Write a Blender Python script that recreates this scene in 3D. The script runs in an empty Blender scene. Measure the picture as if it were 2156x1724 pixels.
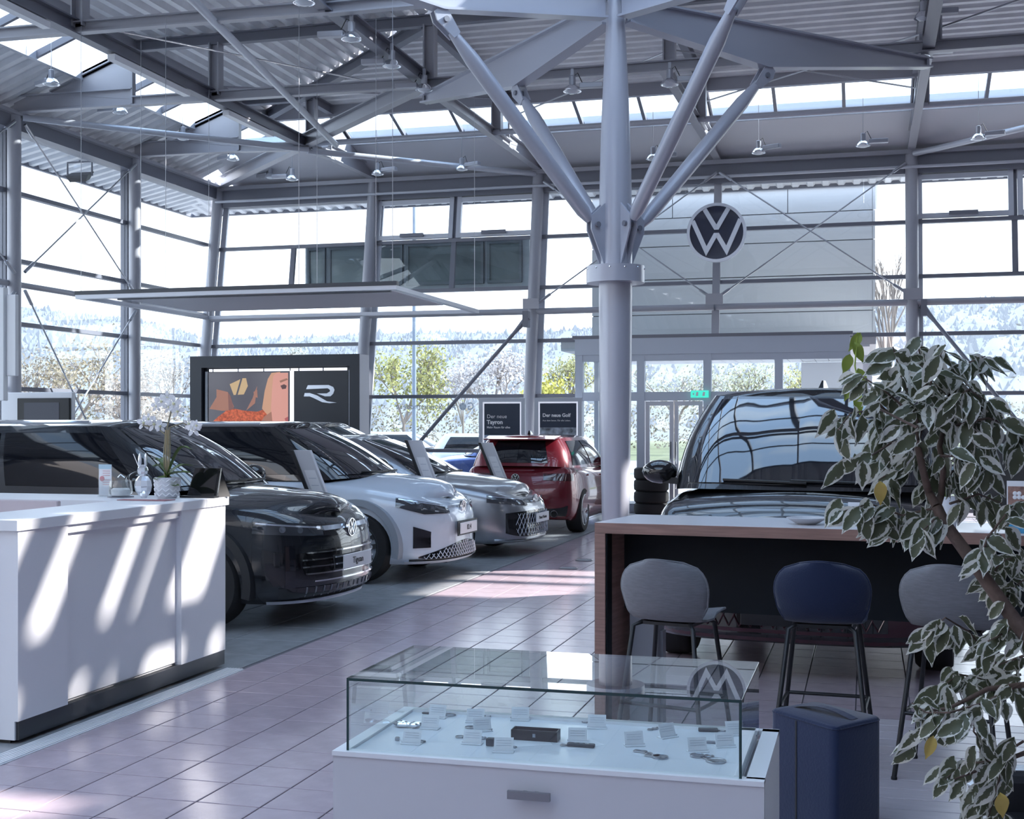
import bpy, bmesh, math, random
import numpy as np
from mathutils import Vector, Matrix
random.seed(7)
sc = bpy.context.scene
COL = sc.collection
# ---------------------------------------------------------------- camera, world, sun, exposure
# x runs along the back facade (to the right), y runs into the hall, floor z = 0
F, V0, YAW, EYE = 2710.0, 894.0, 0.2695, 1.61      # focal length in px of a 2156 px wide frame, horizon row
S_, C_ = math.sin(YAW), math.cos(YAW)
cam_d = bpy.data.cameras.new('camera'); cam = bpy.data.objects.new('camera', cam_d); COL.objects.link(cam)
cam.location = (0, 0, EYE); cam.rotation_euler = (math.pi/2, 0, YAW)
cam_d.sensor_width = 36; cam_d.lens = 36*F/2156; cam_d.shift_y = (V0-862)/2156
cam_d.clip_start = .05; cam_d.clip_end = 3000
sc.camera = cam
wd = bpy.data.worlds.new('sky'); sc.world = wd; wd.use_nodes = True
wn, wl = wd.node_tree.nodes, wd.node_tree.links
bg = wn['Background']; bg.inputs['Strength'].default_value = 1.75
tc = wn.new('ShaderNodeTexCoord'); sep = wn.new('ShaderNodeSeparateXYZ'); wl.new(tc.outputs['Generated'], sep.inputs[0])
rp = wn.new('ShaderNodeValToRGB'); wl.new(sep.outputs['Z'], rp.inputs[0])
rp.color_ramp.elements[0].position = 0.0; rp.color_ramp.elements[0].color = (.93, .95, 1, 1)
rp.color_ramp.elements[1].position = .75; rp.color_ramp.elements[1].color = (.42, .58, .86, 1)
e = rp.color_ramp.elements.new(.18); e.color = (.79, .87, 1, 1)
cn = wn.new('ShaderNodeTexNoise'); cn.inputs['Scale'].default_value = 3.2; cn.inputs['Detail'].default_value = 5
mp = wn.new('ShaderNodeMapping'); mp.inputs['Scale'].default_value = (1, 1, 3); wl.new(tc.outputs['Generated'], mp.inputs[0]); wl.new(mp.outputs[0], cn.inputs[0])
cr_ = wn.new('ShaderNodeValToRGB'); cr_.color_ramp.elements[0].position = .45; cr_.color_ramp.elements[1].position = .72
wl.new(cn.outputs['Fac'], cr_.inputs[0])
mx = wn.new('ShaderNodeMix'); mx.data_type = 'RGBA'; wl.new(cr_.outputs[0], mx.inputs[0]); wl.new(rp.outputs[0], mx.inputs[6]); mx.inputs[7].default_value = (.92, .95, 1, 1)
wl.new(mx.outputs[2], bg.inputs['Color'])
SUN_DIR = Vector((.738, .388, .552)).normalized()      # towards the sun: from the right and behind
sd = bpy.data.lights.new('sun', 'SUN'); sd.energy = 7.0; sd.angle = .014; sd.color = (1, .95, .9)
sun = bpy.data.objects.new('sun', sd); COL.objects.link(sun); sun.location = (30, 20, 30)
sun.rotation_euler = SUN_DIR.to_track_quat('Z', 'Y').to_euler()
vs = sc.view_settings; vs.view_transform = 'Standard'; vs.look = 'None'; vs.exposure = 1.2; vs.gamma = 1; vs.use_curve_mapping = False
# ---------------------------------------------------------------- helpers
def at(u, v, Y):                     # point of the hall seen at photo pixel (u, v), Y metres in front of the lens
    X = (u-1078)/F*Y
    return Vector((X*C_-Y*S_, X*S_+Y*C_, EYE+(V0-v)/F*Y))
def fl(u, v, z=0.):                  # the same for a point of known height
    return at(u, v, F*(EYE-z)/(v-V0))
MATS = {}
def mat(name, col, rough=.5, metal=0., spec=.5, coat=0., noise=None, bump=None, emit=None, rnd=0., sheen=0.):
    if name in MATS: return MATS[name]
    m = bpy.data.materials.new(name); m.use_nodes = True; N, L = m.node_tree.nodes, m.node_tree.links
    b = N['Principled BSDF']; c4 = (*col, 1)
    b.inputs['Base Color'].default_value = c4; b.inputs['Roughness'].default_value = rough; b.inputs['Metallic'].default_value = metal
    b.inputs['Specular IOR Level'].default_value = spec; b.inputs['Coat Weight'].default_value = coat; b.inputs['Coat Roughness'].default_value = .03
    if sheen: b.inputs['Sheen Weight'].default_value = sheen
    tcn = None
    def coord():
        nonlocal tcn
        if tcn is None: tcn = N.new('ShaderNodeTexCoord')
        return tcn.outputs['Object']
    src = None
    if noise:
        sc_, amt = noise[0], noise[1]; st = noise[2] if len(noise) > 2 else (1, 1, 1)
        mpn = N.new('ShaderNodeMapping'); mpn.inputs['Scale'].default_value = st; L.new(coord(), mpn.inputs[0])
        t = N.new('ShaderNodeTexNoise'); t.inputs['Scale'].default_value = sc_; t.inputs['Detail'].default_value = 4; L.new(mpn.outputs[0], t.inputs[0])
        r = N.new('ShaderNodeValToRGB'); L.new(t.outputs['Fac'], r.inputs[0])
        r.color_ramp.elements[0].position = .3; r.color_ramp.elements[1].position = .7
        r.color_ramp.elements[0].color = (*[max(0, c*(1-amt)) for c in col], 1); r.color_ramp.elements[1].color = (*[min(1, c*(1+amt)) for c in col], 1)
        src = r.outputs[0]
    if rnd:
        oi = N.new('ShaderNodeObjectInfo'); h = N.new('ShaderNodeHueSaturation')
        mr = N.new('ShaderNodeMapRange'); mr.inputs[3].default_value = 1-rnd; mr.inputs[4].default_value = 1+rnd; L.new(oi.outputs['Random'], mr.inputs[0])
        L.new(mr.outputs[0], h.inputs['Value'])
        if src: L.new(src, h.inputs['Color'])
        else: h.inputs['Color'].default_value = c4
        src = h.outputs[0]
    if src: L.new(src, b.inputs['Base Color'])
    if bump:
        t2 = N.new('ShaderNodeTexNoise'); t2.inputs['Scale'].default_value = bump[0]; t2.inputs['Detail'].default_value = 3; 
        if len(bump) > 2:
            m3 = N.new('ShaderNodeMapping'); m3.inputs['Scale'].default_value = bump[2]; L.new(coord(), m3.inputs[0]); L.new(m3.outputs[0], t2.inputs[0])
        else: L.new(coord(), t2.inputs[0])
        bn = N.new('ShaderNodeBump'); bn.inputs['Strength'].default_value = bump[1]; bn.inputs['Distance'].default_value = .01
        L.new(t2.outputs['Fac'], bn.inputs['Height']); L.new(bn.outputs[0], b.inputs['Normal'])
    if emit: b.inputs['Emission Color'].default_value = (*emit[0], 1); b.inputs['Emission Strength'].default_value = emit[1]
    MATS[name] = m; return m
def glass(name, tint, f0=.06, rough=0., dens=1.0):       # thin pane: transparent, with a Fresnel mirror on top
    if name in MATS: return MATS[name]
    m = bpy.data.materials.new(name); m.use_nodes = True; N, L = m.node_tree.nodes, m.node_tree.links
    N.remove(N['Principled BSDF']); out = N['Material Output']
    t = N.new('ShaderNodeBsdfTransparent'); t.inputs[0].default_value = (*tint, 1)
    g = N.new('ShaderNodeBsdfGlossy'); g.inputs['Roughness'].default_value = rough; g.inputs['Color'].default_value = (1, 1, 1, 1)
    fr = N.new('ShaderNodeFresnel'); fr.inputs['IOR'].default_value = 1.5
    ma = N.new('ShaderNodeMath'); ma.operation = 'MULTIPLY_ADD'; ma.inputs[1].default_value = dens; ma.inputs[2].default_value = f0-.04*dens; L.new(fr.outputs[0], ma.inputs[0])
    ge = N.new('ShaderNodeNewGeometry'); iv = N.new('ShaderNodeMath'); iv.operation = 'SUBTRACT'; iv.inputs[0].default_value = 1; L.new(ge.outputs['Backfacing'], iv.inputs[1])   # one mirror per pane: its outer skin
    mu = N.new('ShaderNodeMath'); mu.operation = 'MULTIPLY'; mu.use_clamp = True; L.new(ma.outputs[0], mu.inputs[0]); L.new(iv.outputs[0], mu.inputs[1])
    x = N.new('ShaderNodeMixShader'); L.new(mu.outputs[0], x.inputs[0]); L.new(t.outputs[0], x.inputs[1]); L.new(g.outputs[0], x.inputs[2]); L.new(x.outputs[0], out.inputs[0])
    MATS[name] = m; return m
class MB:
    def __init__(s): s.v, s.f, s.m, s.cur = [], [], [], 0
    def add(s, vs_, fs):
        o = len(s.v); s.v += [tuple(p) for p in vs_]; s.f += [tuple(i+o for i in f) for f in fs]; s.m += [s.cur]*len(fs); return s
    def box(s, x0, y0, z0, x1, y1, z1):
        return s.add([(x0,y0,z0),(x1,y0,z0),(x1,y1,z0),(x0,y1,z0),(x0,y0,z1),(x1,y0,z1),(x1,y1,z1),(x0,y1,z1)],
                     [(0,3,2,1),(4,5,6,7),(0,1,5,4),(1,2,6,5),(2,3,7,6),(3,0,4,7)])
    def cbox(s, c, d): return s.box(c[0]-d[0]/2, c[1]-d[1]/2, c[2]-d[2]/2, c[0]+d[0]/2, c[1]+d[1]/2, c[2]+d[2]/2)
    def rbox(s, x0, y0, z0, x1, y1, z1, r=.01):            # box with chamfered vertical and top edges
        a = [(x0+r,y0),(x1-r,y0),(x1,y0+r),(x1,y1-r),(x1-r,y1),(x0+r,y1),(x0,y1-r),(x0,y0+r)]
        cx, cy = (x0+x1)/2, (y0+y1)/2
        def sh(k): return [(cx+(px-cx)*(1-2*k/(x1-x0)), cy+(py-cy)*(1-2*k/(y1-y0))) for px, py in a]
        return s.loft([[(px,py,z) for px,py in q] for q, z in ((sh(r*.6),z0),(a,z0+r*.6),(a,z1-r),(sh(r*.35),z1-r*.35),(sh(r),z1))])
    def loft(s, rings, close=True, caps=True):
        n = len(rings[0]); V = [p for r in rings for p in r]; fs = []
        for i in range(len(rings)-1):
            for j in range(n if close else n-1):
                k = (j+1) % n; fs.append((i*n+j, i*n+k, (i+1)*n+k, (i+1)*n+j))
        if caps: fs.append(tuple(range(n-1, -1, -1))); fs.append(tuple((len(rings)-1)*n+j for j in range(n)))
        return s.add(V, fs)
    def ext(s, poly, vec):                                  # extrude a planar 3D polygon
        n = len(poly); a = [Vector(p) for p in poly]; b = [p+Vector(vec) for p in a]
        return s.add(a+b, [tuple(range(n-1,-1,-1)), tuple(range(n,2*n))]+[(i,(i+1)%n,n+(i+1)%n,n+i) for i in range(n)])
    def frame_axes(s, d, up=(0,0,1)):
        d = Vector(d).normalized(); u = Vector(up)
        if abs(d.dot(u)) > .98: u = Vector((1,0,0))
        r = d.cross(u).normalized(); return d, r, r.cross(d)
    def tube(s, p, q, r, n=10, r2=None):
        p, q = Vector(p), Vector(q); d, a, b = s.frame_axes(q-p); r2 = r if r2 is None else r2
        rg = lambda c, R: [c+a*(R*math.cos(t))+b*(R*math.sin(t)) for t in [2*math.pi*i/n for i in range(n)]]
        return s.loft([rg(p, r), rg(q, r2)])
    def path(s, pts, r, n=8):
        pts = [Vector(p) for p in pts]; R = r if isinstance(r, (list, tuple)) else [r]*len(pts); rings = []; pa = None
        for i, p in enumerate(pts):
            d = (pts[min(i+1, len(pts)-1)]-pts[max(i-1, 0)]).normalized()
            if pa is None: _, pa, _b = s.frame_axes(d)
            pa = (pa-d*pa.dot(d)).normalized(); b = d.cross(pa)
            rings.append([p+pa*(R[i]*math.cos(t))+b*(R[i]*math.sin(t)) for t in [2*math.pi*k/n for k in range(n)]])
        return s.loft(rings)
    def lathe(s, prof, n=24, c=(0,0,0), ax=(0,0,1), caps=True):
        d, a, b = s.frame_axes(ax); c = Vector(c)
        return s.loft([[c+d*z+a*(r*math.cos(t))+b*(r*math.sin(t)) for t in [2*math.pi*i/n for i in range(n)]] for r, z in prof], caps=caps)
    def ball(s, c, r, n=12, m=8, sc_=(1,1,1)):
        return s.loft([[(c[0]+sc_[0]*r*math.sin(ph)*math.cos(t), c[1]+sc_[1]*r*math.sin(ph)*math.sin(t), c[2]-sc_[2]*r*math.cos(ph)) for t in [2*math.pi*i/n for i in range(n)]] for ph in [math.pi*(.02+.96*j/m) for j in range(m+1)]])
    def grid(s, rows, flip=False):
        n = len(rows[0]); V = [p for r in rows for p in r]
        fs = [(i*n+j, i*n+j+1, (i+1)*n+j+1, (i+1)*n+j) for i in range(len(rows)-1) for j in range(n-1)]
        if flip: fs = [f[::-1] for f in fs]
        return s.add(V, fs)
    def ibeam(s, p, q, h, w, tf=.02, tw=.012):              # p, q: ends of the bottom flange's centre line
        p, q = Vector(p), Vector(q); d, r, u = s.frame_axes(q-p)
        sec = [(-w/2,0),(w/2,0),(w/2,tf),(tw/2,tf),(tw/2,h-tf),(w/2,h-tf),(w/2,h),(-w/2,h),(-w/2,h-tf),(-tw/2,h-tf),(-tw/2,tf),(-w/2,tf)]
        return s.ext([p+r*a+u*b for a, b in sec], q-p)
    def bar(s, p, q, w, h):                                 # rectangular bar between two points (centre line)
        p, q = Vector(p), Vector(q); d, r, u = s.frame_axes(q-p)
        return s.ext([p+r*a+u*b for a, b in ((-w/2,-h/2),(w/2,-h/2),(w/2,h/2),(-w/2,h/2))], q-p)
    def build(s, name, mats, parent=None, smooth=None, label=None, kind=None, clean=False, loc=None):
        me = bpy.data.meshes.new(name); me.from_pydata(s.v, [], s.f)
        mats = mats if isinstance(mats, (list, tuple)) else [mats]
        for m in mats: me.materials.append(m)
        if len(mats) > 1: me.polygons.foreach_set('material_index', s.m)
        bm = bmesh.new(); bm.from_mesh(me)
        if clean: bmesh.ops.remove_doubles(bm, verts=bm.verts, dist=1e-4)
        bmesh.ops.recalc_face_normals(bm, faces=bm.faces); bm.to_mesh(me); bm.free()
        if smooth:
            me.polygons.foreach_set('use_smooth', [True]*len(me.polygons))
            me.set_sharp_from_angle(angle=math.radians(smooth))
        me.update()
        return link(name, me, parent, label, kind, loc)
def link(name, data, parent=None, label=None, kind=None, loc=None):
    o = bpy.data.objects.new(name, data); COL.objects.link(o); o.parent = parent
    if loc is not None: o.location = loc
    if label: o['label'] = label
    if kind: o['kind'] = kind
    return o
def thing(name, label, cat, loc=(0,0,0), rotz=0., group=None):
    o = link(name, None, None, label, None, loc); o.rotation_euler = (0,0,rotz); o['category'] = cat; o.empty_display_size = .1
    if group: o['group'] = group
    return o
def tag(o, label, cat, group=None):
    o['label'] = label; o['category'] = cat
    if group: o['group'] = group
    return o
def struct(name): return link(name, None, None, None, 'structure')
def text_mesh(name, body, size, mt, parent, M4, ext=.0015, align='CENTER', bold=0.):
    cu = bpy.data.curves.new(name, 'FONT'); cu.body = body; cu.size = size; cu.align_x = align; cu.align_y = 'CENTER'; cu.extrude = ext; cu.resolution_u = 3; cu.offset = bold
    t = bpy.data.objects.new(name, cu); COL.objects.link(t); bpy.context.view_layer.update()
    me = bpy.data.meshes.new_from_object(t.evaluated_get(bpy.context.evaluated_depsgraph_get()))
    bpy.data.objects.remove(t); bpy.data.curves.remove(cu)
    me.transform(M4); me.materials.clear(); me.materials.append(mt); me.name = name
    return link(name, me, parent)
def axes(o, x, y):                    # matrix whose local x, y are the given directions
    x, y = Vector(x).normalized(), Vector(y).normalized(); z = x.cross(y)
    return Matrix(((x.x,y.x,z.x,o[0]),(x.y,y.y,z.y,o[1]),(x.z,y.z,z.z,o[2]),(0,0,0,1)))
def cpy(root, loc=None, rotz=None, label=None, group=None, parent=None):
    r = root.copy(); COL.objects.link(r); r.parent = parent
    if loc is not None: r.location = loc
    if rotz is not None: r.rotation_euler = (0,0,rotz)
    if label: r['label'] = label
    if group: r['group'] = group
    for ch in list(root.children): cpy(ch, parent=r)
    return r
# ---------------------------------------------------------------- shared materials
steel = mat('painted_steel', (.385,.385,.425), .38, .15, .5)
steel_d = mat('dark_painted_steel', (.20,.205,.245), .42, .1)
steel_l = mat('light_aluminium', (.58,.60,.66), .35, .25)
chrome = mat('chrome', (.85,.86,.88), .08, 1.)
galv = mat('galvanised_rod', (.45,.46,.5), .35, .8)
white = mat('white_laminate', (.80,.80,.83), .35)
black = mat('black_plastic', (.012,.012,.015), .45)
blackg = mat('gloss_black', (.008,.008,.01), .08, coat=.6)
pane_m = glass('facade_glass', (.93,.965,.975))
# ================================================================ the hall: floor, facades, roof
BX = [-13.34,-9.80,-6.30,-2.76,.78,4.32,7.86]
AY = [-3.39,.17,3.73,7.29,10.85,14.41,17.97,21.53]
def fy(z): return 23.72+.164*z                          # the back facade leans outwards
LX, EAVE = -13.34, 6.66
# ---- floor: slab, 30 cm tiles, plank tiles on the right, grey tiles under the parked cars
floor = struct('floor')
grout = mat('grout', (.12,.11,.13), .8)
tile_m = mat('tile_rose', (.49,.40,.45), .18, noise=(9,.07), rnd=.05, bump=(60,.04))
tile_g = mat('tile_grey', (.33,.34,.36), .25, noise=(7,.09), rnd=.06, bump=(60,.04))
plank_m = mat('tile_plank', (.55,.50,.54), .30, noise=(6,.10,(1,14,1)), rnd=.06)
MB().box(-13.6,-4,-.2,9,25.2,-.006).build('floor_slab', grout, floor)
def tilemesh(w, d, name, m):
    g=.0035; b=MB(); b.loft([[(g,g,-.006),(w-g,g,-.006),(w-g,d-g,-.006),(g,d-g,-.006)],[(g,g,-.0015),(w-g,g,-.0015),(w-g,d-g,-.0015),(g,d-g,-.0015)],[(g+.003,g+.003,0),(w-g-.003,g+.003,0),(w-g-.003,d-g-.003,0),(g+.003,d-g-.003,0)]])
    o=b.build(name, m); me=o.data; bpy.data.objects.remove(o); return me
T_rose, T_grey, T_plank = tilemesh(.3,.3,'tile',tile_m), tilemesh(.6,.6,'tile',tile_g), tilemesh(1.2,.155,'plank',plank_m)
def seen(x, y):
    X, Y = x*C_+y*S_, -x*S_+y*C_
    if Y < 3: return None
    u, v = 1078+F*X/Y, V0+F*EYE/Y
    return Y if -60 < u < 2200 and v < 1800 else None
rest = MB(); cand=[]
tx0, ty0 = -2.303*C_-5.45*S_+.006, -2.303*S_+5.45*C_      # a joint crossing measured in the photo
x0g = tx0-.3*6; y0g = ty0-.3*30
PX0 = x0g+.3*math.ceil((-.6-x0g)/.3); PY1 = y0g+.3*round((7.47-y0g)/.3)
for i in range(-2, 46):
    for j in range(0, 95):
        x, y = x0g+.3*i, y0g+.3*j
        if y > 23.4 or x > 8.7 or x < -4.0: continue
        if x > PX0-.05 and 2 < y < PY1-.05: continue
        cand.append((x,y))
def hidden(x, y): return (x > -1.2 and y < 9 and y > 6.4) or (-1.5<x<-.1 and y<4.6)
vis = sorted([p for p in cand if seen(p[0]+.15,p[1]+.15) and not hidden(*p)], key=lambda p: seen(p[0]+.15,p[1]+.15))[:300]
vs_ = set(vis)
for p in vis: link('tile', T_rose, floor, loc=(p[0],p[1],0))
for x, y in cand:
    if (x,y) in vs_: continue
    g=.0035; rest.box(x+g,y+g,-.006,x+.3-g,y+.3-g,0)
rest.build('tile_field', tile_m, floor, kind='stuff')
n=0; rest2 = MB(); gc=[]
for i in range(0, 16):
    for j in range(0, 40):
        x, y = -4.0-.6*(i+1), 1.0+.6*j
        if y < 23.2: gc.append((x,y))
gv = set(sorted([p for p in gc if seen(p[0]+.3,p[1]+.3) and p[1] > 7.5], key=lambda p: seen(p[0]+.3,p[1]+.3))[:90])
for p in gc:
    if p in gv: link('tile', T_grey, floor, loc=(p[0],p[1],0))
    else: rest2.box(p[0]+.004,p[1]+.004,-.006,p[0]+.596,p[1]+.596,0)
rest2.build('grey_tile_field', tile_g, floor, kind='stuff')
for j in range(36):
    y = PY1-.155*(j+1)
    for i in range(-1, 4):
        x = PX0+1.2*i+.4*(j%3); a_, b_ = max(x,PX0), x+1.2
        if b_-a_ < .05 or a_ > 3.4 or y < 2.2: continue
        o=link('plank', T_plank, floor, loc=(a_,y,0)); o.scale=((b_-a_)/1.2,1,1)
# two round floor sockets
sock = mat('socket_brass', (.25,.24,.25), .3, .8)
for i,(x,y) in enumerate(((-3.224,14.05),(-3.237,14.93))):
    t=thing('floor_socket', ('round metal floor socket on the tiles, the one nearer the counter','round metal floor socket on the tiles, the one nearer the red hatchback')[i], 'floor socket', (x,y,0))
    MB().lathe([(.105,0),(.105,.006),(.09,.012),(.085,.008)],28).build('ring', sock, t, 40)
    MB().lathe([(.082,.002),(.082,.009),(.02,.010)],24).build('lid', steel_d, t, 40)
# ---- left facade
wl_ = struct('wall_left')
XG = -13.52
LZ = [.10,1.10,2.20,3.27,4.31,5.42,6.45]
ends = AY[2:]+[None]
MB().box(LX-.35,3.7,0,LX-.05,23.6,.14).build('sill', steel_d, wl_)
for k,y in enumerate(AY[2:]):
    MB().tube((LX,y,0),(LX,y,EAVE),.11,20).build('column', steel, wl_, 40)
    MB().box(XG-.09,y-.05,.1,XG+.06,y+.05,6.5).build('mullion', steel_d, wl_)
    MB().box(LX-.2,y-.02,EAVE-.25,LX+.02,y+.02,EAVE).build('bracket', steel, wl_)
for k in range(len(AY[2:])):
    y0=AY[2+k]; last = k==len(AY[2:])-1
    for zi,z in enumerate(LZ):
        y1 = fy(z)+.05 if last else AY[3+k]
        MB().box(XG-.06,y0+.05,z-.035,XG+.05,y1-.05,z+.035).build('transom', steel_d, wl_)
        if zi < len(LZ)-1:
            z2=LZ[zi+1]; ya=y1-.05; yb=(fy(z2) if last else AY[3+k]-.05)
            b=MB(); b.ext([(XG-.012,y0+.05,z+.035),(XG-.012,ya,z+.035),(XG-.012,yb,z2-.035),(XG-.012,y0+.05,z2-.035)],(.024,0,0)); b.build('pane', pane_m, wl_)
    y1 = fy(3.9) if last else AY[3+k]
    MB().tube((LX-.05,y0,3.90),(LX-.05,y1,3.90),.05,12).build('tie_tube', steel, wl_, 40)
MB().box(LX-.30,3.7,6.40,LX+.02,fy(6.6),6.62).build('eaves_beam', steel_d, wl_)
MB().box(LX-.12,3.7,6.62,LX+.12,fy(6.6),6.68).build('flange', steel, wl_)
# cross-bracing rods of the left facade
def rod(p,q,r=.014,par=None,ends_=True):
    p,q=Vector(p),Vector(q); d=(q-p).normalized(); b=MB(); b.tube(p,q,r,8)
    if ends_: b.tube(p,p+d*.28,r*2.1,8); b.tube(q-d*.28,q,r*2.1,8)
    return b.build('brace_rod', galv, par, 40)
for y0,y1 in ((AY[6],AY[7]),(AY[5],AY[6])):
    xx=LX+.10
    rod((xx,y0+.14,6.5),(xx,y1-.12,4.05),par=wl_); rod((xx,y1-.12,6.5),(xx,y0+.14,4.1),par=wl_)
    rod((xx,y0+.14,3.8),(xx,y1-.5,.2),par=wl_); rod((xx,y1-.12,3.75),(xx,y0+.6,.9),par=wl_); rod((xx,y0+.14,.2),(xx,y0+.7,1.0),par=wl_,ends_=False)
# ---- back facade (leans outwards)
wb_ = struct('wall_back')
BZ = [.10,1.10,2.17,3.25,4.31,5.33,6.25]
OUT=.16
def bp(x,z,o=OUT): return Vector((x,fy(z)+o,z))
def tbar(x0,x1,z,name='transom',h=.07,d=.12,m=steel_d,o=OUT):
    return MB().bar(bp(x0,z,o),bp(x1,z,o),d,h).build(name,m,wb_)
DOOR=(-5.25,-.30)
for i,x in enumerate(BX):
    if i==3:
        MB().bar(bp(x,3.25,.1),bp(x,6.3,.1),.10,.14).build('mullion', steel, wb_)
        continue
    MB().tube((x,fy(0),0),(x,fy(EAVE),EAVE),.115,20).build('column', steel, wb_, 40)
    MB().bar(bp(x+.13,.1),bp(x+.13,6.3),.05,.12).build('mullion', steel_l, wb_)
def panes(x0,x1,z0,z1):
    n=Vector((0,1,-.164)).normalized()*.012
    MB().ext([bp(x0,z0)-n,bp(x1,z0)-n,bp(x1,z1)-n,bp(x0,z1)-n],n*2).build('pane', pane_m, wb_)
for i in range(len(BX)-1):
    x0,x1=BX[i]+.02,BX[i+1]-.02
    for zi,z in enumerate(BZ):
        if DOOR[0] < (x0+x1)/2 < DOOR[1] and z < 3.2: 
            if i==2 and z>1: tbar(x0,DOOR[0],z)
            continue
        tbar(x0,x1,z)
    tb = MB().tube(bp(x0,3.82,-.02),bp(x1,3.82,-.02),.062,12); tb.build('tie_tube', steel, wb_, 40)
    split = i in (1,4,5)
    for zi in range(len(BZ)-1):
        z0,z1=BZ[zi]+.035,BZ[zi+1]-.035
        a,b=x0,x1
        if zi < 3 and i==2: b=DOOR[0]
        elif zi < 3 and DOOR[0] < (x0+x1)/2 < DOOR[1]: 
            if i==3: continue
        xs=[a,(a+b)/2,b] if (split and zi>=4) or (i==0 and zi==4) else [a,b]
        for p,q in zip(xs,xs[1:]):
            panes(p,q,z0,z1)
            if len(xs)>2 and q<b: MB().bar(bp(q,z0),bp(q,z1),.07,.10).build('mullion', steel_d, wb_)
            if split and zi==5 and i!=5:                       # opening top lights
                fo=OUT-.05; fr=MB()
                for (xa,za,xb,zb_) in ((p+.145,z0+.06,q-.105,z0+.06),(p+.145,z1-.06,q-.105,z1-.06),(p+.1,z0,p+.1,z1),(q-.06,z0,q-.06,z1)):
                    fr.bar(bp(xa,za,fo),bp(xb,zb_,fo),.09,.09)
                fw=fr.build('window_frame', steel_l, wb_)
                MB().bar(bp((p+q)/2-.25,z0+.09,fo-.10),bp((p+q)/2+.25,z0+.09,fo-.10),.05,.07).build('window_handle', steel_d, wb_)
MB().ext([(LX,fy(6.22),6.22),(LX,fy(6.22)+.3,6.22),(LX,fy(6.5)+.3,6.58),(LX,fy(6.5)-.02,6.58)],(21.2,0,0)).build('eaves_beam', steel_d, wb_)
MB().box(LX,fy(6.6)-.12,6.58,7.86,fy(6.6)+.14,6.66).build('flange', steel, wb_)
MB().tube((LX,fy(6.3)-.10,6.33),(7.86,fy(6.3)-.10,6.33),.03,10).build('blind_tube', steel_l, wb_, 40)
for x0,x1 in ((BX[3],BX[4]),(BX[2],BX[3])):
    o=-.16
    if x0==BX[3]:
        rod(bp(x0+.05,6.4,o),bp(x1-.1,3.98,o),par=wb_); rod(bp(x1-.1,6.4,o),bp(x0+.05,3.98,o),par=wb_)
    else:
        rod(bp(x0+.15,3.98,o),bp(x1,6.4,o),par=wb_); rod(bp(x0+.15,6.4,o),bp(x1-.05,3.98,o),par=wb_)
    for xx in ((x0,x1) if x0==BX[3] else (x0,)): MB().box(xx-.16,fy(3.95)-.2,3.86,xx+.16,fy(3.95)-.17,4.06).build('bracket', steel, wb_)
# inclined stays from the columns down to the floor
for p,q,r in ((at(1108,672,24.2),Vector((-9.15,23.1,.25)),.035),(at(1945,648,23.2),Vector((3.2,22.6,.6)),.035)):
    b=MB(); d=(q-p).normalized(); b.tube(p,q,r,10); b.tube(p-d*.05,p+d*.35,r*1.9,10,r2=r); b.cbox(p,(.10,.2,.3)); b.build('floor_stay', steel_d, wb_, 40)
# ---- right side and front of the hall (out of frame): solid walls added to hold back light
wr_ = struct('wall_right'); wf_ = struct('wall_front')
plaster = mat('plaster', (.14,.14,.15), .7)
MB().box(7.9,-3.4,0,8.2,24.8,7.7).build('wall_panel', plaster, wr_)
for y in AY[:]+[24.5]: MB().tube((7.8,y,0),(7.8,y,EAVE),.11,12).build('column', steel, wr_)
dwall = mat('back_wall_paint', (.74,.70,.70), .7)
MB().box(LX,-3.7,0,7.9,-3.4,7.7).build('wall_panel', dwall, wf_)
MB().box(LX-.3,-3.7,0,LX,3.7,7.7).build('wall_panel', dwall, wl_)
# ---- roof
roof = struct('ceiling')
deck_m = mat('corrugated_deck', (.84,.84,.86), .40, .1, noise=(2.5,.08))
soff_m = mat('soffit_white', (.66,.66,.70), .5)
ZD = 7.66
IN0, IN1 = 1.25, 2.18                                    # glazing band: inset from the eaves
zr = lambda i: 6.69+.37*i
YT = fy(EAVE)                                            # 24.81
XI, YI = LX+IN1, YT-IN1
prof=[(0,0),(.07,0),(.10,.09),(.20,.09),(.23,0)]
def deck_back():
    b=MB(); rows=[]; y=14.41
    while y < YI:
        for d,h in prof:
            yy=min(y+d*1.2,YI); w=yy-14.41
            rows.append([(-2.76-w,yy,ZD+h),(-2.76+w*1.05,yy,ZD+h)])
        y+=.3
    b.grid(rows); return b
deck_back().build('deck_panel', deck_m, roof)
GR = (BX[2],1.0,14.2)                                 # unseen glazed roof, its foreground part added to brighten the showcase: x from, x to, y up to
SUN_GAPS = ((4.6,6.1,9.8,13.0),(6.4,7.1,9.0,10.6),(6.1,7.7,16.9,19.3))   # unseen roof openings on the right, added to shape the sun patches
def deck_strip(b,x0,x1,y0,y1):
    rows=[]; x=x0
    while x < x1-1e-6:
        for d,h in prof:
            xx=min(x+d*1.2,x1); rows.append([(xx,y0,ZD+h),(xx,min(y1,14.41+abs(xx+2.76)),ZD+h)])
        x+=.3
    b.grid(rows)
b=MB(); deck_strip(b,XI,BX[2],-3.4,YI); b.build('deck_panel', deck_m, roof)
b=MB(); deck_strip(b,1.0,4.6,-3.4,YI); b.build('deck_panel', deck_m, roof); b=MB(); deck_strip(b,BX[2],1.0,4.4,9.0); b.build('deck_panel', deck_m, roof)
b=MB(); deck_strip(b,BX[2],BX[3],14.2,YI); deck_strip(b,BX[3],1.0,14.2,YI); b.build('deck_panel', deck_m, roof)
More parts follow.
